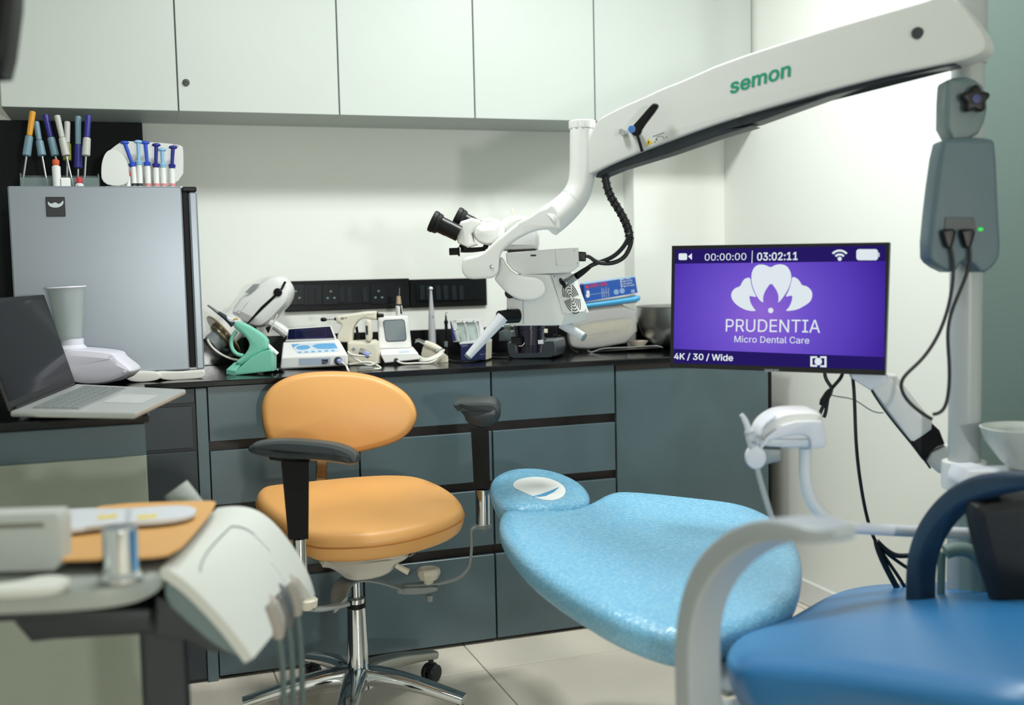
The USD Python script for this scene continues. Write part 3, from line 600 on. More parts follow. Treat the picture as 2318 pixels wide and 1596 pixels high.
hd = part('handpiece', slab(P, C2((2052, 780), (2080, 758), (2120, 770), (2140, 830), (2140, 1030), (2060, 1030), (2055, 900)), .02, .006, .01, sm=1), CREAM, t)
part('display', slab(P, C2((2060, 840), (2088, 835), (2092, 945), (2066, 950)), .002, .0005, .0092), DGREY, hd)
part('strap', slab(P, C2((1935, 860), (1965, 840), (1990, 1000), (1960, 1010)), .004, .001, .04), BLACK, t)

# apex locator
P = Pl(ptz(905, 825), rot_deg=-8); k = P.k; g = lambda x, y, v: P.p(*C3((x, y))[0], v)
t = thing('apex_locator', 'white upright meter with a large square grey display and a coiled cable', 'dental meter', P.o)
part('upright', slab(P, C3((312, 690), (330, 675), (700, 662), (722, 675), (765, 1060), (760, 1090), (350, 1100), (335, 1060)), .03, .006, .05), WHITE, t)
part('foot', rhull([g(375, 1180, .0), g(835, 1165, .0), g(850, 1225, .0), g(420, 1270, .0), g(370, 1100, .07), g(770, 1085, .07), g(370, 1180, .08), g(770, 1160, .08)], .004, 2), WHITE, t)
part('bezel', slab(P, C3(*roundpoly([(384, 722), (672, 708), (700, 995), (425, 1010)], 45)), .002, .0006, .0485), DGREY, t)
part('display', slab(P, C3(*roundpoly([(394, 732), (664, 718), (690, 985), (432, 998)], 40)), .001, 0, .0478), mat('lcd_grey', (122, 132, 138), .25), t)
part('key_print', decal(rhull([g(375, 1180, .0), g(835, 1165, .0), g(850, 1225, .0), g(420, 1270, .0), g(370, 1100, .07), g(770, 1085, .07), g(370, 1180, .08), g(770, 1160, .08)], .004, 2), C3((590, 1130), (730, 1118), (740, 1145), (600, 1160)), .0005, 2), mat('pale_key', (200, 212, 228), .4), t)
part('socket', lathe(g(560, 1250, -.003), -P.n, [(0, .008), (.004, .0075), (.008, .005)]), DGREY, t)
def drop(pts, P_, vs, z=ZC + .004): return [np.array([*(q := P_.p(*p_, v))[:2], max(q[2], z)]) for p_, v in zip(pts, vs)]
part('cord', tube(drop(C3((575, 1258), (680, 1300), (850, 1325), (1000, 1308), (1110, 1220), (1195, 1105)), P, [-.012, -.02, -.02, -.02, -.01, .0]), .0032), CORD, t)
for i in range(4): part('cord', tube(drop(C3((860, 1190 + 22 * i), (980, 1225 + 10 * i), (1100, 1170 + 14 * i), (1180, 1110 + 14 * i)), P, [.02, -.004 * i, -.004 * i, .0]), .0030), CORD, t)

# instruments standing behind
P = Pl(ptz(903, 785)); k = P.k
t = thing('scaler_pen', 'short white pen with a gold neck and fine needle behind the meter', 'dental pen', P.o)
B = P.p(*C3((605, 800))[0]); B[2] = ZC
tp = P.p(*C3((607, 655))[0]); part('stand', cyl(B, (tp[0], tp[1], tp[2] - .01), .010, .008), BLACK, t)
part('handle', lathe((B[0], B[1], tp[2] - .012), (0, 0, 1), [(0, 40 / 5.8 * k), (4 * k, 45 / 5.8 * k), (28 * k, 43 / 5.8 * k), (29 * k, 38 / 5.8 * k)]), WHITE, t)
part('button_plate', slab(P, C3((575, 540), (600, 525), (625, 535), (640, 640), (572, 645)), .002, .0005, -.0105), BLACK, t)
part('neck', lathe(P.p(*C3((595, 512))[0]), (0, 0, 1), [(0, 37 / 5.8 * k), (17 * k, 28 / 5.8 * k), (18 * k, 20 / 5.8 * k)]), mat('pale_gold', (196, 174, 146), .3, .6), t)
part('needle', tube([P.p(*C3((600, 415))[0]), P.p(*C3((605, 300))[0])], .0011), STEEL, t)
P = Pl(ptz(977, 790)); k = P.k; SG = mat('silver_plastic', (196, 196, 202), .3, .2)
t = thing('curing_light_pen', 'tall slim silver curing light standing upright in front of the switch plate', 'dental pen', P.o)
a, b = P.p(*C3((1015, 320))[0]), P.p(*C3((1025, 1040))[0]); B = np.array([a[0], a[1], ZC]); h = lambda y: P.p(*C3((1015, y))[0])[2] - ZC
part('charging_foot', lathe(B, (0, 0, 1), [(0, .016), (.012, .016), (.016, .012)]), BLACK, t)
part('grip', lathe(B, (0, 0, 1), [(.01, 50 / 5.8 * k), (h(1000), 50 / 5.8 * k), (h(760), 44 / 5.8 * k), (h(600), 36 / 5.8 * k), (h(590), 30 / 5.8 * k)]), SG, t)
part('shaft', lathe(B, (0, 0, 1), [(h(595), 33 / 5.8 * k), (h(470), 24 / 5.8 * k), (h(360), 17 / 5.8 * k), (h(310), 15 / 5.8 * k)]), SG, t)
part('lamp_head', ball((B[0], B[1] - .002, ZC + h(308)), 27 / 5.8 * k, 2, (1, 1, .9)), WHITE, t)
part('power_button', ball(P.p(*C3((1022, 622))[0], -.008), .0035, 2, (1, .5, 1)), WHITE, t)
part('display', slab(P, C3((1000, 670), (1048, 668), (1048, 702), (1002, 703)), .002, .0003, -.0095), BLACK, t)
P = Pl(ptz(1010, 800)); k = P.k
t = thing('black_probe', 'slim black probe with a hooked silver tip beside the boxed display', 'dental pen', P.o)
B = P.p(*C3((1222, 1000))[0]); B[2] = ZC; h = lambda y: P.p(*C3((1215, y))[0])[2] - ZC
part('rod', lathe(B, (0, 0, 1), [(0, 26 / 5.8 * k), (h(1010), 26 / 5.8 * k), (h(780), 20 / 5.8 * k), (h(765), 26 / 5.8 * k), (h(735), 26 / 5.8 * k), (h(725), 15 / 5.8 * k), (h(660), 9 / 5.8 * k)]), BLACK, t)
part('tip', tube([B + (0, 0, h(665)), B + (0, 0, h(630)), B + (.004, 0, h(622)), B + (.006, 0, h(632))], .0016), STEEL, t)
# contra-angle on stand
P = Pl(ptz(985, 821)); k = P.k; g = lambda x, y, v: P.p(*C3((x, y))[0], v)
t = thing('contra_angle_handpiece', 'cream angled handpiece lying on a cream cradle among coiled cables', 'handpiece', P.o)
part('cradle', hull([g(890, 1165, .03), g(915, 1060, .03), g(1010, 1110, .01), g(1100, 1130, .01), g(1190, 1155, .0), g(1240, 1195, .0), g(1245, 1272, .0), g(1080, 1282, .0), g(900, 1250, .03), g(1200, 1200, .05), g(950, 1100, .06)]), CREAM, t)
part('handle', line(P, C3((945, 1025), (1050, 1072), (1150, 1122)), [7, 8.5, 6.5], [.02, .01, 0]), CREAM, t)
part('neck', line(P, C3((950, 1030), (890, 1003), (845, 985)), [6, 4.5, 4.5], [.02, .025, .03]), STEEL, t)
part('head', cyl(g(838, 975, .03), g(838, 1010, .03), 4.5 * k), STEEL, t); part('bur', cyl(g(838, 1010, .03), g(806, 1018, .03), 1.2 * k), STEEL, t)
part('end_cap', line(P, C3((1085, 1130), (1150, 1125)), [6.5, 5], -.005), GREYP, t)
# boxed display with three handpieces
P = Pl(ptz(1065, 818), rot_deg=14); k = P.k; g = lambda x, y, v: P.p(*C3((x, y))[0], v)
t = thing('handpiece_display', 'cream and navy display box with a framed pale back panel', 'display box', P.o)
NVY = mat('navy_card', (28, 34, 82), .45)
part('box', slab(P, C3((1405, 1045), (1742, 1012), (1738, 1240), (1408, 1250)), .075, .002, .002), CREAM, t)
part('front_card', slab(P, C3((1407, 1046), (1740, 1014), (1736, 1239), (1410, 1249)), .0012, 0, .0005), NVY, t)
part('lettering', [text(P, 'Cyperus', C3((1415, 1074))[0], C3((1500, 1064))[0], 4.6, .0004, .0008), text(P, 'A.A. 7', C3((1662, 1180))[0], C3((1725, 1175))[0], 2.6, .0004, .0008)], mat('pale_print', (150, 160, 200), .5), t)
part('lid', slab(P, C3((1388, 1018), (1735, 990), (1740, 1014), (1392, 1044)), .08, .0015, .0), WHITE2, t)
part('clear_tube', cyl(g(1215, 1072, .05), g(1215, 1000, .05), 4.4 * k), CLR, t)
fr = part('back_frame', [slab(P, C3((1300, 720), (1350, 715), (1365, 1010), (1310, 1010)), .008, .001, .055), slab(P, C3((1300, 715), (1690, 700), (1690, 745), (1300, 760)), .008, .001, .055), slab(P, C3((1640, 745), (1690, 740), (1725, 1000), (1672, 1000)), .008, .001, .055)], WHITE, t)
part('back_panel', slab(P, C3((1345, 755), (1645, 742), (1680, 1005), (1360, 1010)), .002, 0, .062), mat('pale_green_panel', (190, 206, 198), .35), t)
part('blue_fin', slab(P, C3((1266, 728), (1282, 745), (1345, 995), (1300, 1000)), .004, .001, .045), mat('fin_blue', (48, 52, 130), .3), t)
for i, pts in enumerate([C3((1450, 745), (1468, 800), (1492, 890), (1503, 1000)), C3((1592, 738), (1618, 800), (1636, 880), (1645, 1000)), C3((1332, 842), (1345, 890), (1362, 950), (1380, 1000))]):
    tt = thing('angled_handpiece', ['silver angled handpiece standing in the middle of the framed panel', 'silver angled handpiece standing at the right of the framed panel', 'shorter angled handpiece at the left of the framed panel by the blue fin'][i], 'handpiece', P.p(*pts[-1], .03), group='angled handpieces in the display box')
    part('handle', line(P, pts, [2.2, 2.8, 3.3, 3.6], .035), SG, tt); hx_, hy_ = pts[0]
    part('head', lathe(P.p(hx_ - 4, hy_ + 1, .035), P.r * .9 - P.u * .15, [(0, 2.6 * k), (1.5 * k, 3.4 * k), (6 * k, 3.4 * k), (8 * k, 2 * k)]), CHROME, tt)
    part('bur', cyl(P.p(hx_ + 2, hy_ + 1, .035), P.p(hx_ + 9, hy_, .035), .7 * k), STEEL, tt)
# silver bench device, tray of leads
CK = crop(1120, 620, 7.2545)
P = Pl(ptz(1200, 812), rot_deg=16); k = P.k
t = thing('bench_device', 'rounded dark grey bench device under the microscope lens', 'device', P.o)
part('housing', slab(P, CK((195, 1140), (230, 1118), (960, 1090), (992, 1110), (1000, 1170), (1000, 1290), (975, 1355), (900, 1383), (300, 1398), (240, 1360), (212, 1290)), .15, .008, 0), mat('graphite_metal', (92, 100, 108), .3, .5), t)
part('front_face', slab(P, CK((215, 1150), (240, 1132), (950, 1104), (975, 1120), (985, 1180), (984, 1285), (960, 1340), (895, 1368), (310, 1382), (258, 1350), (232, 1285)), .002, .0005, -.0012), mat('slate_face', (44, 52, 58), .3), t)
part('top_panel', slab(P, CK((200, 1060), (820, 1035), (850, 1085), (240, 1112)), .004, .001, .03), DGREY, t)
part('switch', slab(P, CK((800, 905), (860, 905), (862, 970), (802, 972)), .01, .002, .06), CREAM, t)
part('rear_case', slab(P, CK((60, 960), (120, 930), (300, 945), (300, 1110), (60, 1110)), .05, .006, .08), mat('graphite_metal', (92, 100, 108), .3, .5), t)
t = thing('black_leads', 'thin black leads curled on the worktop in front of the bench device', 'cable', ptz(1080, 822))
for pts in ([(1016, 817), (1050, 822), (1085, 818), (1110, 800), (1122, 783)], [(1100, 800), (1120, 812), (1150, 812), (1160, 806)], [(1085, 818), (1105, 806), (1118, 796)]):
    part('lead', tube([ptz(*p_) + (0, 0, .004) for p_ in pts], .003), BLACK, t)
P = Pl(ptz(1290, 800)); k = P.k
t = thing('black_rack', 'black three-pronged rack between the bench device and the clear tub', 'rack', P.o)
part('back_block', slab(P, CK((820, 850), (1005, 850), (1030, 900), (1030, 1240), (830, 1240)), .02, .004, .06), BLACK, t)
for i in range(3):
    x = 1000 + 66 * i
    part('prong', slab(P, CK((x - 60, 1010 + 20 * i), (x, 985 + 22 * i), (x + 30, 1000 + 22 * i), (x + 20, 1060 + 20 * i), (x + 10, 1250), (x - 90, 1250), (x - 40, 1090 + 20 * i)), .012, .003, .03 - .012 * i, sm=1), BLACK, t)
part('curl', line(P, CK((1190, 1080), (1220, 1180), (1290, 1260), (1370, 1290)), 1.6, -.01), BLACK, t)
# steel tray, dish, tub, glove box, bowl
C6 = crop(1240, 580, 6.384)
P = Pl(ptz(1400, 797)); k = P.k
t = thing('steel_tray', 'long shallow steel tray under the clear tub at the worktop edge', 'tray', P.o)
part('pan', hull([P.p(*q, v) for q, v in zip(C6((700, 1415), (1560, 1350), (640, 1385), (1640, 1318)), (.01, .01, -.01, -.01))] + [P.p(*q, .13) for q in C6((720, 1395), (1560, 1330), (640, 1370), (1640, 1300))]), STEEL, t)
part('rim', line(P, C6((575, 1360), (640, 1386), (760, 1345), (1100, 1320), (1500, 1297), (1600, 1302), (1660, 1322)), 1.4, -.012), STEEL, t)
tz = P.p(*C6((1100, 1318))[0], .05)[2]
P = Pl(at(*C6((1000, 1330))[0], Z=tz + .001)); k = P.k
TUB = glassy('clear_tub', (228, 226, 226), .5, .25)
t = thing('storage_tub', 'clear plastic tub with a sky blue lid and yellowish gauze inside', 'tub', P.o)
part('tub_wall', slab(P, C6((420, 765), (1285, 668), (1300, 1225), (640, 1345), (400, 1335), (315, 1290), (300, 1120)), .12, .012, 0, sm=1), TUB, t)
part('tub_rim', slab(P, C6((420, 735), (1290, 640), (1292, 675), (420, 770)), .135, .003, -.006), TUB, t)
part('gauze', slab(P, C6((500, 980), (800, 930), (1000, 900), (1240, 890), (1270, 1000), (1250, 1150), (900, 1240), (480, 1290), (360, 1250), (420, 1080)), .09, .03, .014, sm=2), mat('yellow_gauze', (226, 216, 150), .9, vary=.12, vscale=40), t, kind=None)
part('lid', slab(P, C6((425, 700), (700, 665), (1180, 598), (1330, 565), (1345, 600), (1335, 640), (1280, 660), (900, 715), (560, 755), (425, 765)), .15, .008, -.012, sm=1), mat('sky_blue_plastic', (80, 178, 228), .3), t)
zt_ = P.p(*C6((900, 640))[0], .0)[2]
GB = mat('glove_box_blue', (44, 92, 176), .4)
P2 = Pl(P.p(*C6((900, 620))[0], .004), rot_deg=-3); k = P2.k
t = thing('glove_box', 'blue and red SAFE-HEAL glove carton lying on the blue tub lid', 'carton', P2.o)
part('carton', slab(P2, C6((515, 405), (1262, 300), (1300, 528), (540, 662)), .12, .0012, 0), GB, t)
part('side_flap', slab(P2, C6((428, 425), (512, 410), (536, 655), (500, 640)), .004, .0005, .012), mat('flap_blue', (36, 52, 120), .4), t)
PTp = P2
WPR = mat('white_print', (232, 236, 240), .5); RPR = mat('red_print', (216, 52, 62), .5)
part('top_print', hull([P2.p(*q, v) for q, v in zip(C6((505, 380), (1250, 280), (1262, 300), (515, 405)), (.06, .06, .004, .004))]), mat('light_blue_card', (150, 190, 226), .4), t)
part('lettering', [text(P2, 'SAFE-HEAL', C6((612, 453))[0], C6((868, 418))[0], 7.6, -.0002, .0006, True)], RPR, t)
part('emblem', [slab(P2, C6((548, 425), (590, 420), (592, 465), (552, 470)), .0006, 0, -.0006)], RPR, t)
part('hand_print', slab(P2, C6((560, 500), (575, 492), (590, 496), (603, 510), (605, 580), (585, 598), (565, 596), (545, 565), (560, 560)), .0006, 0, -.0006), WPR, t)
part('lettering', [text(P2, s_, C6(a)[0], C6(b)[0], 2.6, -.0002, .0006, True) for s_, a, b in (('Non - Sterile', (1070, 345), (1192, 328)), ('Single use only', (1072, 375), (1224, 352)), ('Ambi-dextrous', (1078, 412), (1224, 388)), ('Finger Tip Textured', (1082, 445), (1250, 420)))] + [slab(P2, C6((x, y - 14), (x + 18, y - 16), (x + 19, y + 4), (x + 1, y + 6)), .0006, 0, -.0006) for x, y in ((1045, 345), (1048, 375), (1052, 410), (1056, 442))] + [text(P2, 'CE', C6((1207, 530))[0], C6((1258, 522))[0], 6.2, -.0002, .0006, True)], WPR, t)
part('chart_lines', [slab(P2, C6((610, 556), (880, 515), (880, 518), (610, 559)), .0006, 0, -.0006)] + [slab(P2, C6((x, y0), (x + 4, y0), (x + 14, y1), (x + 10, y1)), .0006, 0, -.0006) for x, y0, y1 in ((778, 458, 605), (805, 465, 602), (838, 448, 594), (872, 458, 590))], WPR, t)
part('seal_print', [slab(P2, C6(*arc_pts(c, 22, 36, a, a + 172, 14)), .0006, 0, -.0006) for c in ((990, 517), (1075, 500)) for a in (0, 180)] + [slab(P2, C6(*disc_pts(c, 15)), .0006, 0, -.0006) for c in ((990, 517), (1075, 500))], mat('pale_blue_print', (170, 200, 230), .5), t)
P = Pl(at(*C6((1380, 1300))[0], Z=tz + .002)); k = P.k
t = single('ceramic_dish', lathe((P.o[0] - .006, P.o[1] + .03, tz + .002), (0, 0, 1), [(0, .022), (.004, .026), (.016, .036), (.018, .037), (.017, .034), (.006, .022)]), mat('beige_ceramic', (214, 200, 184), .35), 'small beige dish on the steel tray between tub and bowl', 'dish')
P = Pl(at(1541, 792, Z=ZC)); k = P.k; c = P.o + P.n * .10
hh = P.p(1541, 695, .0)[2] - ZC
single('steel_bowl', lathe((c[0], c[1], ZC), (0, 0, 1), [(0, .05), (.004, .06), (.02, .095), (.05, .125), (.09, .140), (hh, .146), (hh + .002, .149), (hh + .003, .146), (.09, .137), (.05, .12), (.012, .06)], 48), STEEL, 'large steel bowl on the worktop, half hidden behind the monitor', 'bowl')

# ================================================================== operating microscope
PM = plD(1200, 620, 2.75); k = PM.k
CM = crop(940, 440, 3.892); CS = crop(1000, 460, 7.98); CA = crop(1260, 180, 3.628); CR = crop(1640, 0, 2.3466)
MW = mat('microscope_white', (232, 233, 230), .35, bump=('noise', 400, .03))
pole_c = at(2182, 1100, D=2.34); pole_c[2] = 0
t = thing('operating_microscope', 'white dental operating microscope on a long boom lettered semon', 'microscope', pole_c)
m = lambda x, y, v=0.0: PM.p(*CM((x, y))[0], v)
for i, (a, b, v) in enumerate((((195, 255), (378, 342), -.01), ((405, 222), (560, 300), .055))):
    A_, B_ = m(*a, v), m(*b, v); d = unit(B_ - A_); e = part('eyepiece', lathe(A_, d, [(0, 17 * k), (2 * k, 19 * k), (26 * k, 19 * k), (28 * k, 18.4 * k), (54 * k, 18.4 * k)]), BLACK, t)
    part('eyecup', lathe(A_ - d * 15 * k, d, [(0, 17 * k), (0, 23 * k), (2 * k, 25 * k), (10 * k, 25 * k), (12 * k, 23 * k), (14 * k, 24 * k), (20 * k, 22.5 * k), (22 * k, 20 * k)]), RUBBER, e)
part('eyepiece_block', slab(PM, CM((385, 262), (400, 238), (500, 205), (570, 225), (592, 255), (560, 300), (500, 345), (515, 410), (548, 440), (462, 468), (375, 430), (362, 390)), .085, .008, -.012), MW, t)
part('tube_housing', slab(PM, CM((500, 325), (520, 275), (560, 252), (640, 240), (750, 238), (790, 250), (790, 400), (750, 440), (640, 450), (560, 425), (510, 380)), .09, .02, -.02, sm=1), MW, t)
part('tube_cap', slab(PM, CM((578, 250), (600, 212), (640, 203), (720, 215), (770, 245), (770, 260), (580, 262)), .07, .008, .0), MW, t)
part('beam_splitter', slab(PM, CM((740, 270), (770, 225), (810, 195), (900, 180), (980, 190), (1030, 225), (1098, 330), (1100, 482), (1060, 490), (800, 500), (640, 475), (700, 420)), .10, .012, .01, sm=1), MW, t)
part('locating_pin', [cyl(m(858, 190, .05), m(856, 160, .05), 1.1 * k), cyl(m(856, 165, .05), m(854, 128, .05), 3.2 * k)], CREAM, t)
part('focus_rod', [line(PM, CM((400, 492), (500, 490), (620, 478)), [5.5, 6, 5], .02), line(PM, CM((300, 505), (385, 502)), [8.5, 8.5], .0), cyl(m(375, 505, .0), m(392, 504, .0), 10.5 * k), line(PM, CM((395, 440), (430, 470), (440, 495)), [6, 7, 6], .02), line(PM, CM((600, 450), (640, 470)), [5, 5], .02)], BLACK, t)
sw_ = [(408, 620), (420, 568), (470, 545), (560, 532), (620, 497), (700, 412), (800, 330), (900, 246), (1010, 198), (1090, 137), (1160, 118), (1200, 80), (1250, 120), (1290, 296), (1255, 318), (1140, 302), (1020, 330), (900, 392), (810, 458), (750, 520), (742, 600), (738, 690), (690, 738), (590, 745), (490, 750), (440, 728), (412, 680)]
part('swan_arm', slab(PM, CM(*sw_), .05, .006, -.055, sm=2), MW, t)
part('pivot_screw', cyl(m(672, 637, -.052), m(672, 637, -.0575), 4.6 * k), STEEL, t)
part('link_arm', slab(PM, CM((690, 742), (735, 700), (745, 545), (775, 560), (810, 630), (870, 692), (950, 722), (1050, 730), (1115, 755), (1150, 805), (1152, 865), (1115, 912), (1040, 938), (960, 938), (880, 918), (800, 865), (740, 800)), .035, .006, -.035, sm=2), MW, t)
part('pivot_knob', lathe(m(835, 870, -.002), -PM.n, [(0, 11 * k), (.01, 12 * k), (.014, 10 * k)]), BLACK, t)
part('camera_module', slab(PM, CM((798, 515), (1230, 480), (1438, 470), (1446, 630), (1370, 690), (1150, 702), (940, 712), (860, 665), (806, 600)), .10, .004, .004), MW, t)
part('module_cover', slab(PM, CM((1234, 484), (1434, 474), (1440, 626), (1245, 626)), .004, .0008, .001), MW, t)
part('top_seam', slab(PM, CM((812, 500), (1062, 484), (1062, 490), (812, 510)), .05, .0005, .006), BLACK, t)  # black seam line along the top of the camera module
part('card_slot', slab(PM, CM(*rrect(1016, 531, 1066, 545, 6)), .002, 0, .0025), BLACK, t)
for x, y in ((1248, 618), (1432, 606), (1403, 497)): part('screw', cyl(m(x, y, .002), m(x, y, -.001), 1.6 * k), STEEL, t)
fb = [(818, 716), (1172, 716), (1308, 1060), (1286, 1144), (840, 1148), (816, 1060)]; bb_ = [(850, 716), (1388, 690), (1520, 1040), (1500, 1102), (850, 1140)]
BODY = rhull([m(*q, .006) for q in fb] + [m(*q, .12) for q in bb_], .003, 1)
part('optics_body', BODY, MW, t, smooth=25)
part('body_seam', slab(PM, CM((947, 900), (951, 900), (957, 1144), (953, 1144)), .002, 0, .0018), GREYP, t)
# fan panel on the slanting right face
c00, c10, c01, c11 = m(1172, 716, .003), m(1388, 690, .118), m(1308, 1060, .003), m(1520, 1040, .118)
PF_ = Pl((c00 + c10 + c01 + c11) / 4, r=(c10 - c00) + (c11 - c01), u=(c00 - c01) + (c10 - c11))
Wp, Hp = np.linalg.norm(c10 - c00) * .5, np.linalg.norm(c01 - c00) * .5
sgn = -1 if PF_.n @ (PF_.o - CAM) > 0 else 1
part('fan_panel', slab2(PF_, np.array([(-Wp * .97, -Hp * .98), (Wp * .97, -Hp * .98), (Wp * .97, Hp * .98), (-Wp * .97, Hp * .98)]), .002, .0006, -.0048 if sgn < 0 else .003), MW, t)
vv = -.0058 if sgn < 0 else .0046
fan = []; cu, cv = -.0, -Hp * .24; R0 = Wp * .66
for ri, rr in enumerate((.22, .40, .58, .76, .94)):
    for a0 in range(0, 360, 60):
        a = a0; A_ = np.radians(np.linspace(a + 7, a + 53, 9)); r1, r2 = R0 * (rr - .028), R0 * (rr + .028)
        fan.append(slab2(PF_, np.array([(cu + r2 * math.cos(q), cv + r2 * math.sin(q)) for q in A_] + [(cu + r1 * math.cos(q), cv + r1 * math.sin(q)) for q in A_[::-1]]), .0012, 0, vv))
part('fan_grille', fan, BLACK, t, smooth=False)
for a, b in ((-.85, .9), (-.85, -.92), (.85, -.92)): part('screw', slab2(PF_, np.array(disc_pts((a * Wp, b * Hp), .0022)), .0014, 0, vv), STEEL, t)
part('rubber_plug', [slab2(PF_, np.array(disc_pts((-Wp * .42, Hp * .62), .0095)), .004, .001, vv - .001), slab2(PF_, np.array(disc_pts((-Wp * .3, Hp * .36), .006)), .004, .001, vv - .001), slab2(PF_, np.array([(-Wp * .5, Hp * .6), (-Wp * .4, Hp * .35), (-Wp * .22, Hp * .38), (-Wp * .3, Hp * .66)]), .003, .001, vv - .001)], RUBBER, t)
A_, B_ = m(1330, 780, .055), m(1432, 712, .035); d = unit(B_ - A_)
cn = part('fibre_connector', lathe(A_, d, [(0, 9 * k), (1 * k, 10 * k), (3 * k, 10 * k), (4 * k, 8.4 * k)] + [(5 * k + i * 2 * k, 8.6 * k if i % 2 else 7.8 * k) for i in range(9)] + [(24 * k, 8.6 * k), (32 * k, 8.4 * k)]), STEEL, t)
part('sleeve', line(PM, CM((1425, 718), (1480, 680), (1535, 640)), [8, 7, 5.2], .036), RUBBER, cn)
CB = mat('black_cable', (18, 19, 22), .4)
part('light_cable', line(PM, CM((1530, 642), (1600, 606), (1700, 570), (1790, 510), (1860, 420), (1885, 350)), 5, [.036, .036, .03, .02, .01, .0], 12), CB, t)
part('video_plug', slab(PM, CM((1388, 505), (1395, 500), (1502, 508), (1507, 515), (1505, 585), (1495, 590), (1392, 590)), .03, .003, .03), BLACK, t)
part('video_cable', line(PM, CM((1500, 545), (1545, 558), (1590, 590), (1650, 606), (1740, 603), (1830, 560), (1880, 490), (1905, 400), (1890, 340)), [4, 4.2, 5, 5, 5, 5, 5, 5, 5], .03, 12), CB, t)
sp = line(PM, CA((400, 735), (400, 790), (415, 880), (450, 970), (505, 1060), (555, 1150), (590, 1240), (598, 1310), (585, 1360)), [8.5, 8.5, 8.8, 9, 9, 9, 9.5, 9, 6], [.0, .0, .005, .01, .015, .015, .015, .015, .015], 14, 90)
lp = part('wrapped_cable', sp, CB, t)
cp = spline([PM.p(*q, .008) for q in CA((400, 740), (400, 790), (415, 880), (450, 970), (505, 1060), (555, 1150), (590, 1240), (598, 1310))], 300); tt_, a_, b_ = frames(cp)
ph = np.linspace(0, 2 * np.pi * 13, 300); hx_ = cp + 9.3 * k * (np.cos(ph)[:, None] * a_ + np.sin(ph)[:, None] * b_)
part('spiral_wrap', tube(hx_, 1.5 * k, sides=6, flat=True), RUBBER, lp)
# handles
for (a, b, v0, v1, r0, r1) in (((770, 1080), (468, 1425), -.03, -.05, 14, 8.5), ((1290, 1140), (1480, 1255), .08, .06, 12, 10)):
    h_ = part('side_handle', line(PM, CM(a, ((a[0] + b[0]) / 2, (a[1] + b[1]) / 2), b), [r0, (r0 + r1) / 2, r1], [v0, (v0 + v1) / 2, v1], 24), WHITE2, t)
    d = unit(m(*b, v1) - m(*a, v0)); part('end_cap', lathe(m(*b, v1) - d * 3 * k, d, [(0, r1 * k * .98), (5 * k, r1 * k), (8 * k, r1 * k * .9)]), CLR, h_)
part('handle_joint', line(PM, CM((745, 1085), (820, 1075), (905, 1070)), [15.5, 16, 16], [-.03, -.015, .0], 28), BLACK, t)
part('joint_screw', cyl(m(828, 1015, -.02), m(828, 1003, -.02), 5 * k), STEEL, t)
OB = mat('lens_coated_black', (16, 14, 40), .15)
c0, c1 = m(1000, 1140, .05), m(1000, 1395, .05)
o_ = part('objective', lathe(c0, (0, 0, -1), [(0, 36 * k), (12 * k, 36 * k), (13 * k, 35 * k), (48 * k, 35 * k), (49 * k, 32 * k), (66 * k, 31 * k), (67 * k, 27 * k), (63 * k, 26 * k)], 48), OB, t)
part('lens_glass', lathe(c0 - (0, 0, 64 * k), (0, 0, -1), [(0, 26 * k), (2 * k, 20 * k), (3 * k, 6 * k)]), NAVY, o_)
part('focus_knob', [line(PM, CM((845, 1290), (930, 1285)), [10, 10], .012), cyl(m(905, 1290, .02), m(925, 1288, .012), 13 * k)], BLACK, o_)
part('scale_ring', slab(PM, arc_pts(CM((925, 1300))[0], 8.5, 10.2, 195, 350), .0012, 0, .0085), STEEL, o_)
part('serial_label', slab(PM, CM((1080, 1285), (1128, 1280), (1130, 1316), (1083, 1320)), .002, 0, .014), WPR, o_)
part('lower_bracket', slab(PM, CM((780, 1150), (850, 1148), (845, 1200), (800, 1260), (785, 1230)), .02, .003, .08), CLR, t)
# elbow under the boom
part('elbow', line(PM, [(1319, 292), (1318, 340), (1318, 385), (1312, 425), (1294, 456), (1270, 480), (1240, 503)], [28, 28, 28.5, 29.5, 31, 33, 35], [.0, .0, .0, .0, -.005, -.012, -.022], 32, 60), MW, t)
part('elbow_ring', lathe(PM.p(1296, 453, -.004), PM.p(1270, 480, -.012) - PM.p(1296, 453, -.004), [(0, 31 * k), (.4 * k, 32 * k), (1.2 * k, 32 * k), (1.6 * k, 31 * k)]), WHITE2, t)
kn = PM.p(1318, 290); ang = np.arange(96) * 2 * np.pi / 96; rr = (29 + 1.2 * np.sign(np.sin(ang * 12))) * k
part('knurled_knob', loft([np.c_[kn[0] + rr * s_ * np.cos(ang), kn[1] + rr * s_ * np.sin(ang), np.full(96, kn[2] + z_)] for s_, z_ in ((.95, -.002), (1, 0), (1, .016), (.95, .018))]), MW, t, smooth=20)
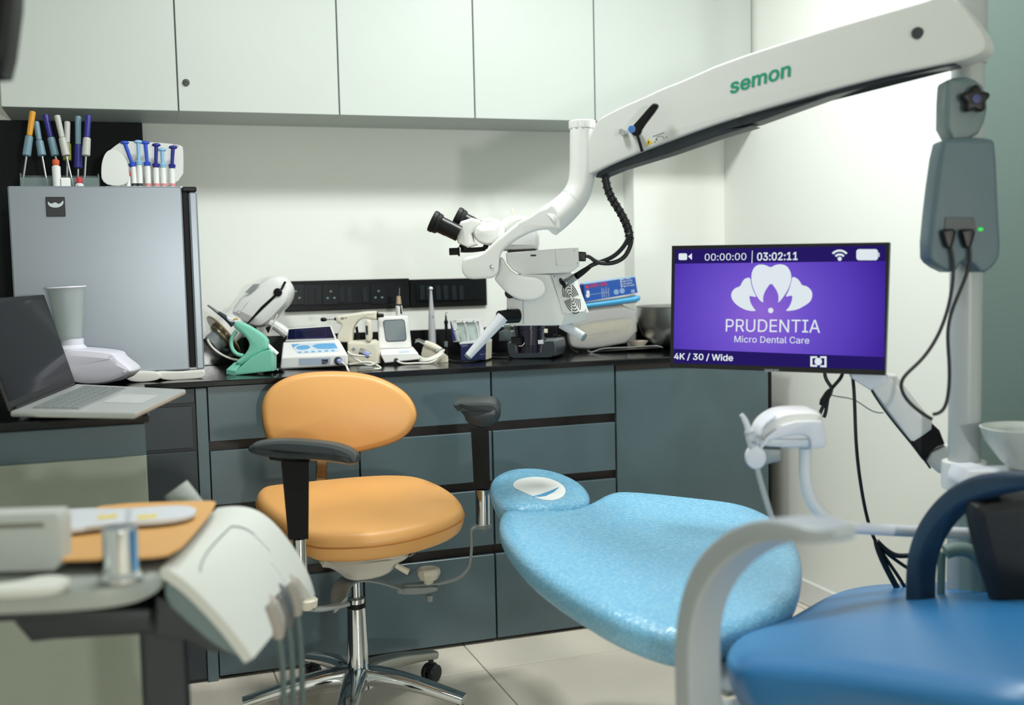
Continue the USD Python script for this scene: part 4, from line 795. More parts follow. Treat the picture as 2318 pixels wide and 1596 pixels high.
# boom
bl, br = at(1330, 330, D=2.70), at(2190, 80, D=2.16)
PB = Pl(bl - M[2] * 0, r=np.array([br[0] - bl[0], br[1] - bl[1], 0])); kb_ = PB.k
top = [*CA((165, 712), (165, 745), (180, 775), (205, 790), (240, 790)), *CA((310, 762), (440, 697), (740, 572), (1200, 400), (1600, 272)), *CR((0, 642), (300, 552), (760, 425), (1100, 352), (1225, 330), (1290, 315), (1370, 280), (1390, 240), (1375, 180), (1330, 115), (1270, 35), (1200, -20), (1120, -20), (1075, 0), (900, 50), (500, 165), (0, 325)), *CA((1040, 2), (860, 72), (700, 148), (520, 225), (400, 288), (350, 315), (318, 350), (260, 460), (210, 585))]
BOOM = slab(PB, top, .075, .007, 0, sm=1)
part('boom', BOOM, mat('boom_white', (214, 216, 212), .4), t)
und = [*CA((445, 705), (740, 582), (1200, 410), (1600, 282)), *CR((0, 652), (300, 562), (760, 435), (1100, 362), (1220, 335), (1225, 345), (1000, 382), (750, 440), (500, 530), (150, 655), (0, 690)), *CA((1600, 380), (1300, 470), (900, 610), (500, 732), (380, 780), (318, 805), (330, 770))]
part('lower_beam', slab(PB, und, .055, .003, .010), mat('beam_grey', (34, 42, 48), .35), t)
W_ = lambda x, y, v=0.0: PB.p(*CA((x, y))[0], v)
lv = part('lock_lever', slab(PB, CA((600, 440), (592, 400), (625, 375), (775, 200), (800, 190), (822, 205), (818, 235), (690, 400), (675, 450), (640, 470)), .014, .004, -.045, sm=1), BLACK, t)
part('lever_cap', cyl(W_(617, 408, -.046), W_(617, 408, -.050), 8.2 * kb_), mat('cap_blue', (70, 130, 205), .35), lv)
part('lever_shaft', cyl(W_(640, 425, -.04), W_(640, 425, .01), 9 * kb_), CHROME, t)
part('stop_bolt', lathe(W_(563, 440, .002), -PB.n, [(0, 7.5 * kb_), (.02, 7.5 * kb_), (.022, 5 * kb_)]), CHROME, t)
part('stop_rod', line(PB, CA((660, 450), (680, 510), (702, 590)), [3.2, 3.2, 3.6], -.014), BLACK, t)
part('warning_sign', slab(PB, CA((750, 485), (790, 520), (732, 545)), .001, 0, -.0008), mat('warning_yellow', (232, 196, 40), .4), t)
part('warning_mark', [slab(PB, CA((751, 503), (759, 506), (757, 528), (752, 528)), .0006, 0, -.0014)], BLACK, t)
part('arc_symbol', [slab(PB, arc_pts(CA((850, 500))[0], 9.5, 10.3, 20, 160), .0006, 0, -.0006), slab(PB, CA((790, 466), (885, 432), (886, 436), (791, 470)), .0006, 0, -.0006), slab(PB, CA(*disc_pts((806, 513), 5)), .0006, 0, -.0006), slab(PB, CA(*disc_pts((902, 474), 5)), .0006, 0, -.0006), slab(PB, CA((818, 482), (828, 500), (812, 500)), .0006, 0, -.0006)], DGREY, t)
part('lettering', text(PB, 'semon', CR((24, 498))[0], CR((350, 402))[0], 27, -.0003, .0012, True, shear=.22), mat('logo_green', (24, 150, 118), .4), t)
part('boom_screw', cyl(PB.p(2077, 75, .001), PB.p(2077, 75, -.004), 11 * kb_), DGREY, t)
# column and power box
top_z = 1.80
part('column', cyl((pole_c[0], pole_c[1], .03), (pole_c[0], pole_c[1], top_z), .033, .033, .002, 40), mat('column_grey', (176, 182, 182), .35), t)
part('column_head', cyl((pole_c[0] - .0, pole_c[1], 1.60), (pole_c[0], pole_c[1], top_z + .16), .037, .037, .003, 40), mat('column_grey', (176, 182, 182), .35), t)
part('floor_plate', lathe((pole_c[0], pole_c[1], 0), (0, 0, 1), [(0, .25), (.02, .25), (.03, .24), (.032, .06)], 48), GREYP, t)
PC = Pl(at(2180, 450, D=2.22), rot_deg=4); kc = PC.k
HD = mat('hinge_grey', (98, 118, 120), .4)
hb = part('boom_bracket', slab(PC, [(2142, 190), (2150, 176), (2200, 172), (2235, 200), (2238, 260), (2210, 315), (2140, 318)], .07, .008, .0, sm=1), HD, t)
ang = np.arange(60) * 2 * np.pi / 60; c = PC.l([(2200, 228)])[0]; rr = (27 + 5 * np.cos(ang * 5)) * kc
part('star_knob', slab2(PC, c + np.c_[rr * np.cos(ang + .3), rr * np.sin(ang + .3)], .022, .005, -.026), BLACK, hb)
part('knob_cap', slab2(PC, c + np.c_[10 * kc * np.cos(ang), 10 * kc * np.sin(ang)], .003, .001, -.0285), mat('cap_navy', (46, 50, 110), .4), hb)
pb = part('power_box', slab(PC, [(2130, 322), (2145, 313), (2190, 310), (2245, 312), (2256, 325), (2262, 480), (2268, 570), (2255, 600), (2225, 622), (2200, 595), (2180, 590), (2160, 622), (2115, 600), (2100, 578), (2112, 450)], .07, .008, -.02, sm=1), mat('box_teal_grey', (82, 104, 112), .45), t)
part('socket_panel', slab(PC, [(2140, 492), (2205, 492), (2210, 520), (2138, 520)], .004, .001, -.0225), DGREY, pb)
part('status_lamp', slab(PC, disc_pts((2220, 519), 6, 4), .002, 0, -.0225), glow('green_lamp', (60, 190, 80), .6), pb)
for (x, y) in ((2150, 528), (2193, 528)): part('plug', slab(PC, [(x - 18, y - 10), (x + 18, y - 10), (x + 12, y + 14), (x + 6, y + 34), (x - 6, y + 34), (x - 12, y + 14)], .02, .004, -.04, sm=1), BLACK, pb)
pc = lambda pts, v: [PC.p(x, y, v) for x, y in pts]
part('power_cable', tube(pc([(2150, 555), (2158, 610), (2150, 680), (2125, 755), (2080, 820), (2042, 862), (2050, 900), (2110, 949)], -.03), .0036), CB, t)
part('power_cable', tube(pc([(2193, 555), (2188, 620), (2160, 690), (2146, 750), (2149, 830), (2144, 905), (2132, 930), (2112, 938)], -.03), .0036), CB, t)

# ================================================================== monitor on its arm
TL, TR, BRr, BLl = at(1520, 556, D=2.65), at(2013, 548, D=2.42), at(2003, 850, D=2.42), at(1516, 832, D=2.65)
PMo = Pl((TL + TR + BRr + BLl) / 4, r=(TR - TL) + (BRr - BLl), u=(TL - BLl) + (TR - BRr)); k = PMo.k
C7 = crop(1500, 530, 4.2926)
t = thing('monitor', 'flat wall-arm monitor showing a purple screen with a white tooth flower logo', 'monitor', (PMo.o[0], PMo.o[1], PMo.o[2] - .16))
part('housing', slab2(PMo, PMo.l([(1520, 556), (2013, 548), (2003, 850), (1516, 832)]), .028, .003, 0), mat('monitor_black', (12, 13, 16), .25), t)
SM = '/World/Looks/screen_purple'
Cw = PMo.p(*C7((960, 760))[0])
SCR = usdkit.material(stage, SM, {'g': ('geometry', {}), 's': ('vector_math', {'math_type': 'distance', 'vector2': tuple(Cw)}), 'r': ('map_range', {'from_min': 0.0, 'from_max': .30, 'to_min': 0.0, 'to_max': 1.0}),
    'c': ('rgb_ramp', {'ramp': [(0, lin((146, 106, 214))), (.35, lin((112, 84, 206))), (.7, lin((88, 62, 186))), (1, lin((60, 34, 150)))]}), 'e': ('emission', {'strength': .36})}, [('g.position', 's.vector1'), ('s.value', 'r.value'), ('r.result', 'c.fac'), ('c.color', 'e.color')], surface='e.emission')
scr = part('screen', slab(PMo, C7((122, 150), (2168, 108), (2150, 1320), (105, 1252)), .001, 0, -.0006), SCR, t)
BAR = glow('screen_bar', (40, 28, 104), .33); INK = glow('screen_white', (226, 236, 242), .36)
part('header_bar', slab(PMo, C7((122, 150), (2168, 108), (2165, 262), (118, 288)), .0005, 0, -.0010), BAR, scr)
part('footer_bar', slab(PMo, C7((108, 1115), (2152, 1195), (2150, 1320), (105, 1252)), .0005, 0, -.0010), BAR, scr)
vI = -.0012
ink = lambda pts, sm=0: slab(PMo, C7(*(chaikin(pts, sm).tolist() if sm else pts)), .0005, 0, vI - .0004)
part('lettering', [text(PMo, s_, C7(a)[0], C7(b)[0], c_ / 4.2926, vI, .0005, bo) for s_, a, b, c_, bo in (('00:00:00', (402, 257), (812, 251), 68, False), ('|', (853, 258), (872, 258), 74, False), ('03:02:11', (910, 256), (1312, 250), 74, True), ('PRUDENTIA', (600, 945), (1528, 958), 122, False), ('Micro Dental Care', (690, 1050), (1424, 1064), 62, False), ('4K / 30 / Wide', (105, 1214), (684, 1232), 60, True))], INK, scr)
part('brand_print', text(PMo, 'SAMSUNG', C7((988, 1336))[0], C7((1128, 1341))[0], 6.2, -.0001, .0006, True), mat('brand_grey', (170, 174, 178), .4), t)
lg = [ink([(1050, 326), (1090, 300), (1150, 290), (1210, 310), (1245, 370), (1252, 430), (1232, 510), (1190, 585), (1150, 640), (1120, 670), (1128, 630), (1122, 580), (1098, 530), (1052, 470), (1002, 540), (980, 590), (974, 630), (980, 670), (940, 640), (905, 585), (872, 505), (860, 430), (868, 360), (900, 310), (950, 292), (1005, 302)], 1),
      ink([(852, 420), (800, 430), (772, 465), (755, 508), (700, 525), (665, 572), (668, 622), (700, 672), (760, 716), (830, 745), (912, 748), (880, 715), (850, 660), (840, 597), (872, 606), (914, 612), (884, 560), (860, 490)], 1),
      ink([(1258, 412), (1300, 425), (1335, 460), (1352, 497), (1402, 505), (1445, 545), (1457, 592), (1440, 650), (1390, 690), (1300, 738), (1186, 750), (1226, 715), (1254, 655), (1263, 597), (1230, 600), (1192, 612), (1222, 555), (1246, 485)], 1), ink(disc_pts((1050, 742), 26))]
part('tooth_flower_logo', lg, INK, scr)
part('camera_icon', [ink(rrect(155, 187, 237, 252, 14)), ink([(246, 218), (284, 186), (284, 250)])], INK, scr)
part('wifi_icon', [ink(disc_pts((1720, 240), 20))] + [ink(arc_pts((1720, 252), r0, r0 + 20, 42, 138)) for r0 in (44, 82)], INK, scr)
part('battery_icon', [ink(rrect(1882, 146, 2092, 254, 26)), ink(rrect(2096, 180, 2106, 222, 4))], INK, scr)
part('focus_icon', [ink([(1435, 1187), (1500, 1187), (1500, 1205), (1455, 1205), (1455, 1270), (1500, 1272), (1500, 1290), (1435, 1287)]), ink([(1592, 1187), (1530, 1187), (1530, 1205), (1572, 1205), (1572, 1275), (1530, 1274), (1530, 1292), (1592, 1295)]), ink(disc_pts((1512, 1238), 36)), ], INK, scr)
part('rear_case', slab2(PMo, PMo.l([(1600, 590), (1940, 585), (1935, 820), (1600, 805)]), .022, .006, .027), BLACK, t)
PA = plD(2040, 940, 2.47, 10)
part('arm_mount', slab(PA, [(1925, 845), (2006, 838), (2010, 872), (1970, 884), (1930, 858)], .05, .006, -.02), WHITE2, t)
part('support_arm', slab(PA, [(1972, 882), (2010, 848), (2030, 850), (2112, 955), (2114, 975), (2070, 1003), (2060, 1000)], .055, .012, -.02), WHITE, t)
part('arm_strip', line(PA, [(1973, 884), (2015, 945), (2062, 1003), (2106, 1060)], 2.4, -.015), RUBBER, t)
part('arm_joint', slab(PA, [(2062, 1003), (2112, 960), (2128, 975), (2140, 1006), (2122, 1012), (2105, 1025), (2094, 1046)], .05, .006, -.017), BLACK, t)
pj = np.array([pole_c[0], pole_c[1], PA.p(2120, 1050)[2]])
part('column_clamp', slab(PA, [(2096, 1046), (2108, 1024), (2142, 1008), (2160, 1012), (2160, 1080), (2125, 1072)], .05, .008, -.01), WHITE, t)
part('clamp_ring', cyl(pj - (0, 0, .03), pj + (0, 0, .03), .046, .046, .004), WHITE, t)
pa = lambda pts, v=0.0: [PA.p(x, y, v) for x, y in pts]
tc = thing('monitor_cables', 'thin black cables hanging down behind the monitor', 'cable', PA.p(1960, 1180))
part('cable', tube(pa([(1926, 830), (1934, 900), (1938, 1000), (1949, 1100), (1968, 1190), (1990, 1240), (2030, 1300), (2055, 1345)], .06), .004), CB, tc)
part('cable', tube(pa([(1868, 830), (1876, 868), (1882, 882), (1868, 912), (1856, 945)], .06), .0042), CB, tc)
part('cable', tube(pa([(1908, 830), (1898, 862), (1880, 884), (1872, 915), (1865, 945)], .065), .0042), CB, tc)
part('cable_tie', slab(PA, [(1874, 880), (1884, 884), (1866, 922), (1852, 915)], .018, .004, .052, sm=1), RUBBER, tc)
part('cable', tube(pa([(1880, 893), (1905, 899), (1935, 906), (1965, 925), (2000, 934)], .06), .0016), GREYP, tc)
part('cable', tube(pa([(1985, 1225), (2000, 1240), (2025, 1256), (2050, 1258), (2100, 1262)], .06), .006), CB, tc)
part('cable', tube(pa([(1985, 1228), (2005, 1250), (2038, 1275), (2090, 1310)], .065), .004), CB, tc)
part('cable', tube(pa([(1984, 1225), (1998, 1268), (2030, 1330), (2060, 1390)], .055), .007), CB, tc)
# ================================================================== operator stool
CT = crop(540, 820, 3.192); CU = crop(540, 1180, 3.7387); CV = crop(540, 960, 5.319); CX = crop(880, 1160, 6.138)
ORG = mat('orange_vinyl', (232, 172, 102), .40, bump=('noise', 350, .06)); PIPE = mat('orange_piping', (176, 112, 50), .45)
fd = np.array([M[2][0], M[2][1], 0]); fd = unit(fd)
o0 = at(700, 1240, D=2.68); SP = plTop(o0, np.array([-.16 * fd[0], -.16 * fd[1], 1.0]))
seat_px = CT((122, 1015), (140, 975), (190, 950), (300, 935), (510, 915), (800, 885), (1050, 868), (1240, 872), (1340, 890), (1460, 935), (1560, 995), (1620, 1060), (1635, 1108), (1600, 1150), (1500, 1205), (1300, 1270), (1100, 1312), (900, 1335), (700, 1342), (560, 1338), (470, 1310), (360, 1240), (230, 1150), (145, 1075))
sc = at(809, 1450, D=2.95); cx, cy = sc[0], sc[1]
t = thing('operator_stool', 'orange operator stool with black armrests on a chrome star base', 'stool', (cx, cy, 0))
SEAT = cushion(SP, seat_px, .030, .046, .028, .016, n=96, sm=3); part('seat', SEAT, ORG, t, smooth=50)
sq = chaikin(SP.l(seat_px), 3); part('seat_piping', tube(np.vstack([SP.w(np.c_[sq + norms(ccw(sq)) * .0005 if False else sq, np.full(len(sq), .002)]), SP.w(np.c_[sq[:1], [[.002]]])]), .0022, sides=6, flat=True), PIPE, t)
# backrest
BP = Pl(at(768, 930, D=3.16), rot_deg=-8, u=(-.12 * math.sin(0), .13, 1.0))
back_px = CT((166, 350), (175, 280), (205, 215), (265, 155), (360, 105), (480, 76), (650, 66), (800, 70), (950, 92), (1080, 138), (1200, 212), (1262, 290), (1288, 370), (1278, 430), (1235, 505), (1150, 568), (1050, 602), (940, 630), (830, 655), (720, 650), (500, 625), (300, 600), (215, 580), (182, 490))
BK = cushion(BP, back_px, .022, .028, .022, .012, n=96, sm=3); part('backrest', BK, ORG, t, smooth=50)
bq = chaikin(BP.l(back_px), 3); bq = np.vstack([bq, bq[:1]]); part('backrest_piping', tube(BP.w(np.c_[bq, np.full(len(bq), .004)]), .002, sides=6, flat=True), PIPE, t)
part('back_bar', band([BP.p(728, 1000, .05), BP.p(728, 1060, .06), BP.p(727, 1120, .05), SP.p(745, 1140) + (0, .05, -.04), SP.p(800, 1180) + (0, 0, -.06)], .034, .008, M[0]), CHROME, t)
# armrests
AP = plD(680, 1020, 2.58); k = AP.k
arm_px = CV((92, 310), (130, 262), (300, 226), (560, 210), (900, 236), (1150, 270), (1300, 322), (1390, 382), (1428, 445), (1415, 492), (1345, 514), (1150, 478), (850, 452), (600, 450), (380, 425), (180, 380), (98, 345))
PAD = mat('armrest_pad', (38, 46, 50), .32, bump=('noise', 300, .05))
ar = part('armrest', slab(AP, arm_px, .085, .018, -.02, sm=2), PAD, t)
part('bracket', slab(AP, CV((360, 400), (520, 410), (850, 450), (850, 470), (520, 455), (375, 435)), .04, .003, .0), BLACK, ar)
p4 = lambda q, v: [AP.p(*CV(q)[0], v)]
part('arm_post', hull([AP.p(*CV(q)[0], v) for q in ((520, 445), (850, 465), (842, 1385), (612, 1385)) for v in (-.004, .034)] + [AP.p(*CV(q)[0], .015) for q in ((512, 470), (600, 1395))]), BLACK, t)
b0 = AP.p(*CV((735, 1380))[0], .015); part('arm_tube', cyl(b0, (b0[0], b0[1], b0[2] - .13), .0155), CHROME, t)
jb = np.array([b0[0], b0[1], b0[2] - .13])
part('arm_hanger', band([jb + (0, 0, .005), jb + (.0, .0, -.03), jb + (.03, .02, -.052), jb + (.12, .05, -.056)], .03, .010, unit(np.cross((0, 0, 1), (.12, .05, 0)))), GREYP, t)
part('arm_knob', [lathe(jb + (.012, .0, -.045), (0, 0, 1), [(0, .012), (.006, .012), (.008, .024), (.024, .026), (.028, .022)])], CREAM, t)
AR = plD(1090, 1000, 3.04); k = AR.k
ar2 = part('armrest', slab(AR, CT((1548, 312), (1562, 298), (1700, 296), (1840, 300), (1878, 325), (1898, 378), (1880, 425), (1835, 468), (1760, 488), (1690, 470), (1640, 432), (1630, 395), (1605, 362), (1560, 340)), .20, .02, -.06, sm=2), PAD, t)
part('arm_post', hull([AR.p(*CT(q)[0], v) for q in ((1678, 475), (1808, 480), (1818, 918), (1702, 918)) for v in (.0, .038)]), BLACK, t)
b1 = AR.p(*CT((1762, 915))[0], .019); zb = AR.p(*CT((1762, 1172))[0], .019)[2]
part('arm_tube', cyl(b1, (b1[0], b1[1], zb), 17.5 * k), CHROME, t)
rg = np.array([b1[0], b1[1], zb])
part('arm_ring', [lathe(rg - (0, 0, .010), (0, 0, 1), [(0, 17 * k), (.001, 19 * k), (.011, 19 * k), (.012, 18 * k)]), cyl(rg - (0, 0, .022), rg - (0, 0, .009), 3.2 * k)], GREYP, t)
xq = lambda x, y, v=.019: AR.p(*CX((x, y))[0], v)
part('arm_hanger', band([xq(1320, 215), xq(1200, 205), xq(1152, 250), xq(1150, 420), xq(1140, 620), xq(1110, 760), xq(1010, 880), xq(880, 940), xq(650, 985), xq(420, 1000), xq(230, 1015)], .028, .0085, M[2] * (1, 1, 0), n=120), GREYP, t)
part('arm_knob', lathe(xq(555, 985), (0, 0, 1), [(0, 13 * k), (9 * k, 13 * k), (11 * k, 22 * k), (24 * k, 28 * k), (33 * k, 27 * k), (36 * k, 22 * k), (34 * k, 8 * k)], 10), CREAM, t, smooth=20)
part('mount_plate', [slab(AR, CX((100, 1060), (400, 1050), (640, 1045), (690, 1075), (640, 1110), (420, 1150), (120, 1150)), .05, .004, -.01, sm=1), cyl(xq(565, 1150), xq(565, 1235), 7.5 * k)], GREYP, t)
# mechanism, column, star base
MP = plD(810, 1290, 2.84); k = MP.k
part('mechanism', slab(MP, CU((650, 330), (690, 395), (780, 420), (850, 465), (890, 505), (960, 525), (1100, 512), (1220, 482), (1290, 440), (1320, 385), (1400, 345), (1432, 315), (1425, 280), (1380, 255), (1200, 262), (1000, 300), (800, 320)), .15, .02, .0, sm=1), mat('mechanism_white', (206, 206, 196), .4), t)
part('vent_slot', [slab(MP, CU((1075 + 72 * i, 335 - 16 * i), (1100 + 72 * i, 320 - 16 * i), (1150 + 72 * i, 300 - 14 * i), (1118 + 72 * i, 325 - 15 * i)), .003, .0005, -.0015) for i in range(4)], DGREY, t)
part('seat_hook', slab(MP, CU((1400, 250), (1420, 290), (1450, 295), (1500, 235), (1515, 225), (1490, 280), (1450, 305), (1420, 300)), .05, .002, .03), GREYP, t)
part('lever', line(MP, CU((1330, 370), (1390, 405), (1440, 430)), [6, 7, 7.5], .02), CREAM, t)
part('cross_bar', band([jb + (.10, .045, -.058), np.array([cx, cy, MP.p(809, 1322)[2] - .012]), xq(250, 1090)], .05, .008, (0, 1, 0)), GREYP, t)
z0, z1 = .125, at(809, 1372, D=depth(sc))[2]; kk = depth(sc) / F
part('piston', cyl((cx, cy, z1 - .02), (cx, cy, MP.p(809, 1310)[2]), .0125), CHROME, t)
part('gas_column', lathe((cx, cy, z0), (0, 0, 1), [(0, 24.5 * kk), (.01, 24.5 * kk), (z1 - z0 - .002, 21.5 * kk), (z1 - z0, 20 * kk)], 40), CHROME, t)
part('column_collar', [lathe((cx, cy, z1), (0, 0, 1), [(0, 21 * kk), (.012, 21 * kk)]), ], RUBBER, t)
part('column_cap', lathe((cx, cy, z1 + .012), (0, 0, 1), [(0, 20 * kk), (.012, 20 * kk), (.016, 14 * kk)]), CHROME, t)
part('hub', lathe((cx, cy, .075), (0, 0, 1), [(0, .040), (.01, .046), (.05, .042), (.058, .034), (.062, .028)], 40), CHROME, t)
CAS = mat('caster_wheel', (34, 36, 38), .4)
for i in range(5):
    a = math.radians(34 + 72 * i); d = np.array([math.cos(a), math.sin(a), 0]); s_ = np.array([-d[1], d[0], 0]); c0 = np.array([cx, cy, 0])
    lg_ = part('leg', band([c0 + d * .03 + (0, 0, .115), c0 + d * .12 + (0, 0, .112), c0 + d * .22 + (0, 0, .096), c0 + d * .305 + (0, 0, .078)], [.066, .058, .050, .044], [.048, .038, .029, .024], s_), CHROME if i else mat('dusty_chrome', (170, 172, 166), .35, .8), t)
    w0 = c0 + d * .295; part('caster', [cyl(w0 + (0, 0, .02), w0 + (0, 0, .068), .008)] + [lathe(w0 + s_ * q + np.array([0, 0, .0265]) , s_, [(0, .022), (.003, .0262), (.013, .0262), (.016, .022), (.017, .006)]) for q in (-.021, .004)] + [hull([w0 + s_ * q + d * e_ + np.array([0, 0, z_]) for q in (-.010, .010) for e_, z_ in ((-.022, .034), (.022, .034), (-.012, .054), (.012, .054))])], CAS, lg_)

# ================================================================== dental chair
VB = usdkit.material(stage, '/World/Looks/blue_vinyl', {'p': ('principled_bsdf', {'roughness': .25, 'specular_ior_level': .6}), 'g': ('texture_coordinate', {}), 'm': ('mapping', {'scale': (.55, 1.15, 1.0)}),
    'v': ('voronoi_texture', {'scale': 175.0}), 'c': ('rgb_ramp', {'ramp': [(0, lin((178, 220, 236))), (.22, lin((160, 210, 233))), (.42, lin((128, 192, 226))), (1, lin((112, 182, 222)))]}),  # pale flecks in the ramp stand in for glints on the vinyl
    'b': ('bump', {'strength': .45, 'distance': .0022})}, [('g.object', 'm.vector'), ('m.vector', 'v.vector'), ('v.distance', 'b.height'), ('v.distance', 'c.fac'), ('c.color', 'p.base_color'), ('b.normal', 'p.normal')], surface='p.BSDF')
VS = mat('blue_vinyl_smooth', (46, 122, 180), .34, bump=('noise', 260, .05))
CSH = mat('chair_shell', (168, 176, 178), .4)
t = thing('dental_chair', 'light blue reclined dental chair with grey curved armrest and white headrest patch', 'dental chair', (1.12, 1.45, 0))
BPl = plTop(np.array([1.1, 1.7, .485]), np.array([0, -.10, 1.0]))
back_px = [(1129, 1200), (1132, 1178), (1146, 1163), (1172, 1160), (1205, 1164), (1250, 1172), (1300, 1168), (1340, 1150), (1368, 1133), (1400, 1127), (1460, 1130), (1560, 1141), (1650, 1151), (1705, 1164), (1755, 1188), (1795, 1222), (1812, 1262), (1817, 1305), (1810, 1350), (1792, 1385), (1755, 1412), (1690, 1440), (1600, 1468), (1540, 1470), (1480, 1456), (1430, 1438), (1370, 1412), (1300, 1370), (1240, 1330), (1190, 1290), (1155, 1250), (1136, 1222)]
BACK = cushion(BPl, back_px, .026, .050, .036, .002, n=180, sm=1, dish=.010); part('backrest', BACK, VB, t, smooth=60)
HPl = plTop(np.array([.95, 2.60, .592]), np.array([0.02, -.06, 1.0]))
hp = [(1107, 1108), (1116, 1090), (1145, 1077), (1185, 1073), (1235, 1075), (1285, 1088), (1320, 1107), (1336, 1128), (1335, 1143), (1312, 1154), (1275, 1160), (1235, 1163), (1185, 1165), (1145, 1160), (1118, 1140)]
HEAD = cushion(HPl, hp, .024, .05, .036, .006, n=80, sm=2); hd = part('headrest', HEAD, VB, t, smooth=60)
part('white_patch', decal(HEAD, [(1160, 1098), (1168, 1088), (1190, 1082), (1220, 1080), (1248, 1085), (1271, 1096), (1281, 1108), (1279, 1121), (1265, 1131), (1244, 1134), (1220, 1130), (1204, 1123), (1178, 1112), (1164, 1105)], .0012, 4, sm=2), mat('white_vinyl', (246, 248, 248), .6), hd, smooth=15)
part('patch_mark', decal(HEAD, [(1207, 1125), (1222, 1121), (1242, 1114), (1266, 1104), (1254, 1115), (1236, 1124), (1222, 1126)], .0020, 3), mat('mark_blue', (70, 160, 214), .4), hd)
part('neck_bar', box(1.0, 1.08, 2.42, 2.62, .520, .534, .004), CHROME, t)
SPl = plTop(np.array([1.14, 1.65, .505]), np.array([0, .26, 1.0]))
seat_w = SPl.l([(1640, 1505), (1655, 1478), (1700, 1462), (1760, 1440), (1810, 1408), (1870, 1372), (1950, 1354), (2080, 1346)])
seat_w = np.vstack([seat_w, SPl.l([(2318, 1345)]), [[.24, -.75], [.20, -.80], [-.20, -.80], [-.25, -.72]], SPl.l([(2120, 1600), (1900, 1560), (1740, 1545), (1655, 1535)])])
class _Raw:                                                     # outline already in the plane
    def __init__(s, P): s.P = P
    def l(s, pts, v=0): return np.asarray(pts, float)
    def w(s, q): return s.P.w(q)
SEATB = cushion(_Raw(SPl), seat_w, .035, .075, .05, .012, n=160, sm=3); part('seat', SEATB, VS, t, smooth=60)
part('seat_base', rhull([SPl.w([[a, b, .13]])[0] for a in (-.16, .16) for b in (-.6, .02)] + [SPl.w([[a, b, .085]])[0] for a in (-.18, .18) for b in (-.65, .05)], .01), CSH, t)
part('back_shell', rhull([BPl.w([[a, b, .075]])[0] for a, b in ((-.10, .02), (.12, .02), (-.06, .55), (.08, .55))] + [BPl.w([[a, b, .055]])[0] for a, b in ((-.14, .05), (.16, .05), (-.1, .60), (.1, .60))], .008), CSH, t)
part('pedestal', [box(1.0, 1.28, .95, 1.35, .06, .40, .02), rhull([(.92, .70, .03), (1.38, .70, .03), (.92, 1.55, .03), (1.38, 1.55, .03)], .03)], CSH, t)
arm_c = [(1583, 1640), (1579, 1480), (1583, 1410), (1600, 1338), (1632, 1280), (1680, 1235), (1735, 1207), (1790, 1196), (1840, 1201), (1882, 1209), (1912, 1204)]
part('armrest', band([at(x, y, X=.80) for x, y in arm_c], [.062, .060, .058, .056, .056, .058, .064, .070, .072, .066, .03], [.052, .050, .048, .046, .044, .04, .036, .032, .028, .022, .012], (1, 0, 0), n=90, e=7), mat('armrest_grey', (176, 184, 188), .35), t)
a0 = at(1583, 1640, X=.80); part('arm_mount', band([a0 + (0, 0, .02), a0 + (.02, 0, -.05), a0 + (.15, -.02, -.09)], .05, .05, (0, 1, 0)), CSH, t)
nav = [(2082, 1420), (2084, 1335), (2088, 1270), (2108, 1208), (2150, 1150), (2212, 1108), (2318, 1088), (2420, 1086)]
part('armrest', band([at(x, y, X=1.46) for x, y in nav], [.05] * 6 + [.06, .05], [.046] * 6 + [.034, .02], (1, 0, 0), n=90), mat('armrest_navy', (38, 58, 78), .38), t, label='dark navy far armrest')
b0 = at(2082, 1420, X=1.46); part('arm_mount', band([b0 + (0, 0, .02), b0 + (-.02, 0, -.03), b0 + (-.12, -.02, -.05)], .05, .05, (0, 1, 0)), CSH, t)

# ================================================================== delivery unit with tray
ZT = .78; DW = mat('unit_white_dim', (164, 170, 165), .38); DG = mat('unit_grey', (104, 122, 124), .42); DK = mat('unit_dark', (30, 38, 42), .45)  # unit white darkened: the dimmer light on the tray is in its colour
HT = Pl((0, 1.6, ZT), r=(1, 0, 0), u=(0, 1, 0))          # n points down
t = thing('delivery_unit', 'white dental delivery unit with a curved instrument visor and flat tray', 'dental unit', (-.1, 1.9, 0))
tray_px = [(-420, 1366), (0, 1345), (200, 1336), (300, 1322), (350, 1302), (376, 1278), (430, 1215), (505, 1150), (400, 1142), (100, 1150), (-420, 1180)]
part('tray_deck', slab(HT, tray_px, .030, .007, 0, sm=2), DW, t)
part('tray_body', slab(HT, [(-420, 1300), (0, 1290), (250, 1285), (340, 1265), (420, 1190), (380, 1160), (-420, 1190)], .08, .006, .031, sm=1), DK, t)
Yn, Yf = at(374, 1288, Z=ZT)[1], at(505, 1148, Z=ZT)[1]
near = spline([at(x, y, Y=Yn) for x, y in [(366, 1284), (392, 1296), (430, 1325), (470, 1364), (510, 1408), (545, 1452), (574, 1490)]], 33)
far = spline([at(x, y, Y=Yf) for x, y in [(492, 1150), (535, 1146), (575, 1153), (612, 1176), (648, 1216), (680, 1264), (702, 1310), (713, 1348)]], 33)
NV = 41; grid = np.zeros((NV, 33, 3))
for j in range(NV):
    v = j / (NV - 1); line_ = near * (1 - v) + far * v; bul = .016 * math.sin(math.pi * v) * np.linspace(0, 1, 33)[:, None] ** .8
    L_ = line_ + np.array([.4, 0, .9])[None] * bul
    ue = 1.0
    if .30 < v < .80: ue = .80
    elif .24 < v <= .30: ue = 1.0 - .20 * (v - .24) / .06
    elif .80 <= v < .90: ue = .80 + .17 * (v - .80) / .10
    s_ = np.linspace(0, ue, 33) * 32; i0 = np.clip(s_.astype(int), 0, 31); f_ = (s_ - i0)[:, None]
    grid[j] = L_[i0] * (1 - f_) + L_[i0 + 1] * f_
du, dv = np.gradient(grid, axis=1), np.gradient(grid, axis=0); nn_ = np.cross(du, dv); nn_ /= np.linalg.norm(nn_, axis=2, keepdims=True)
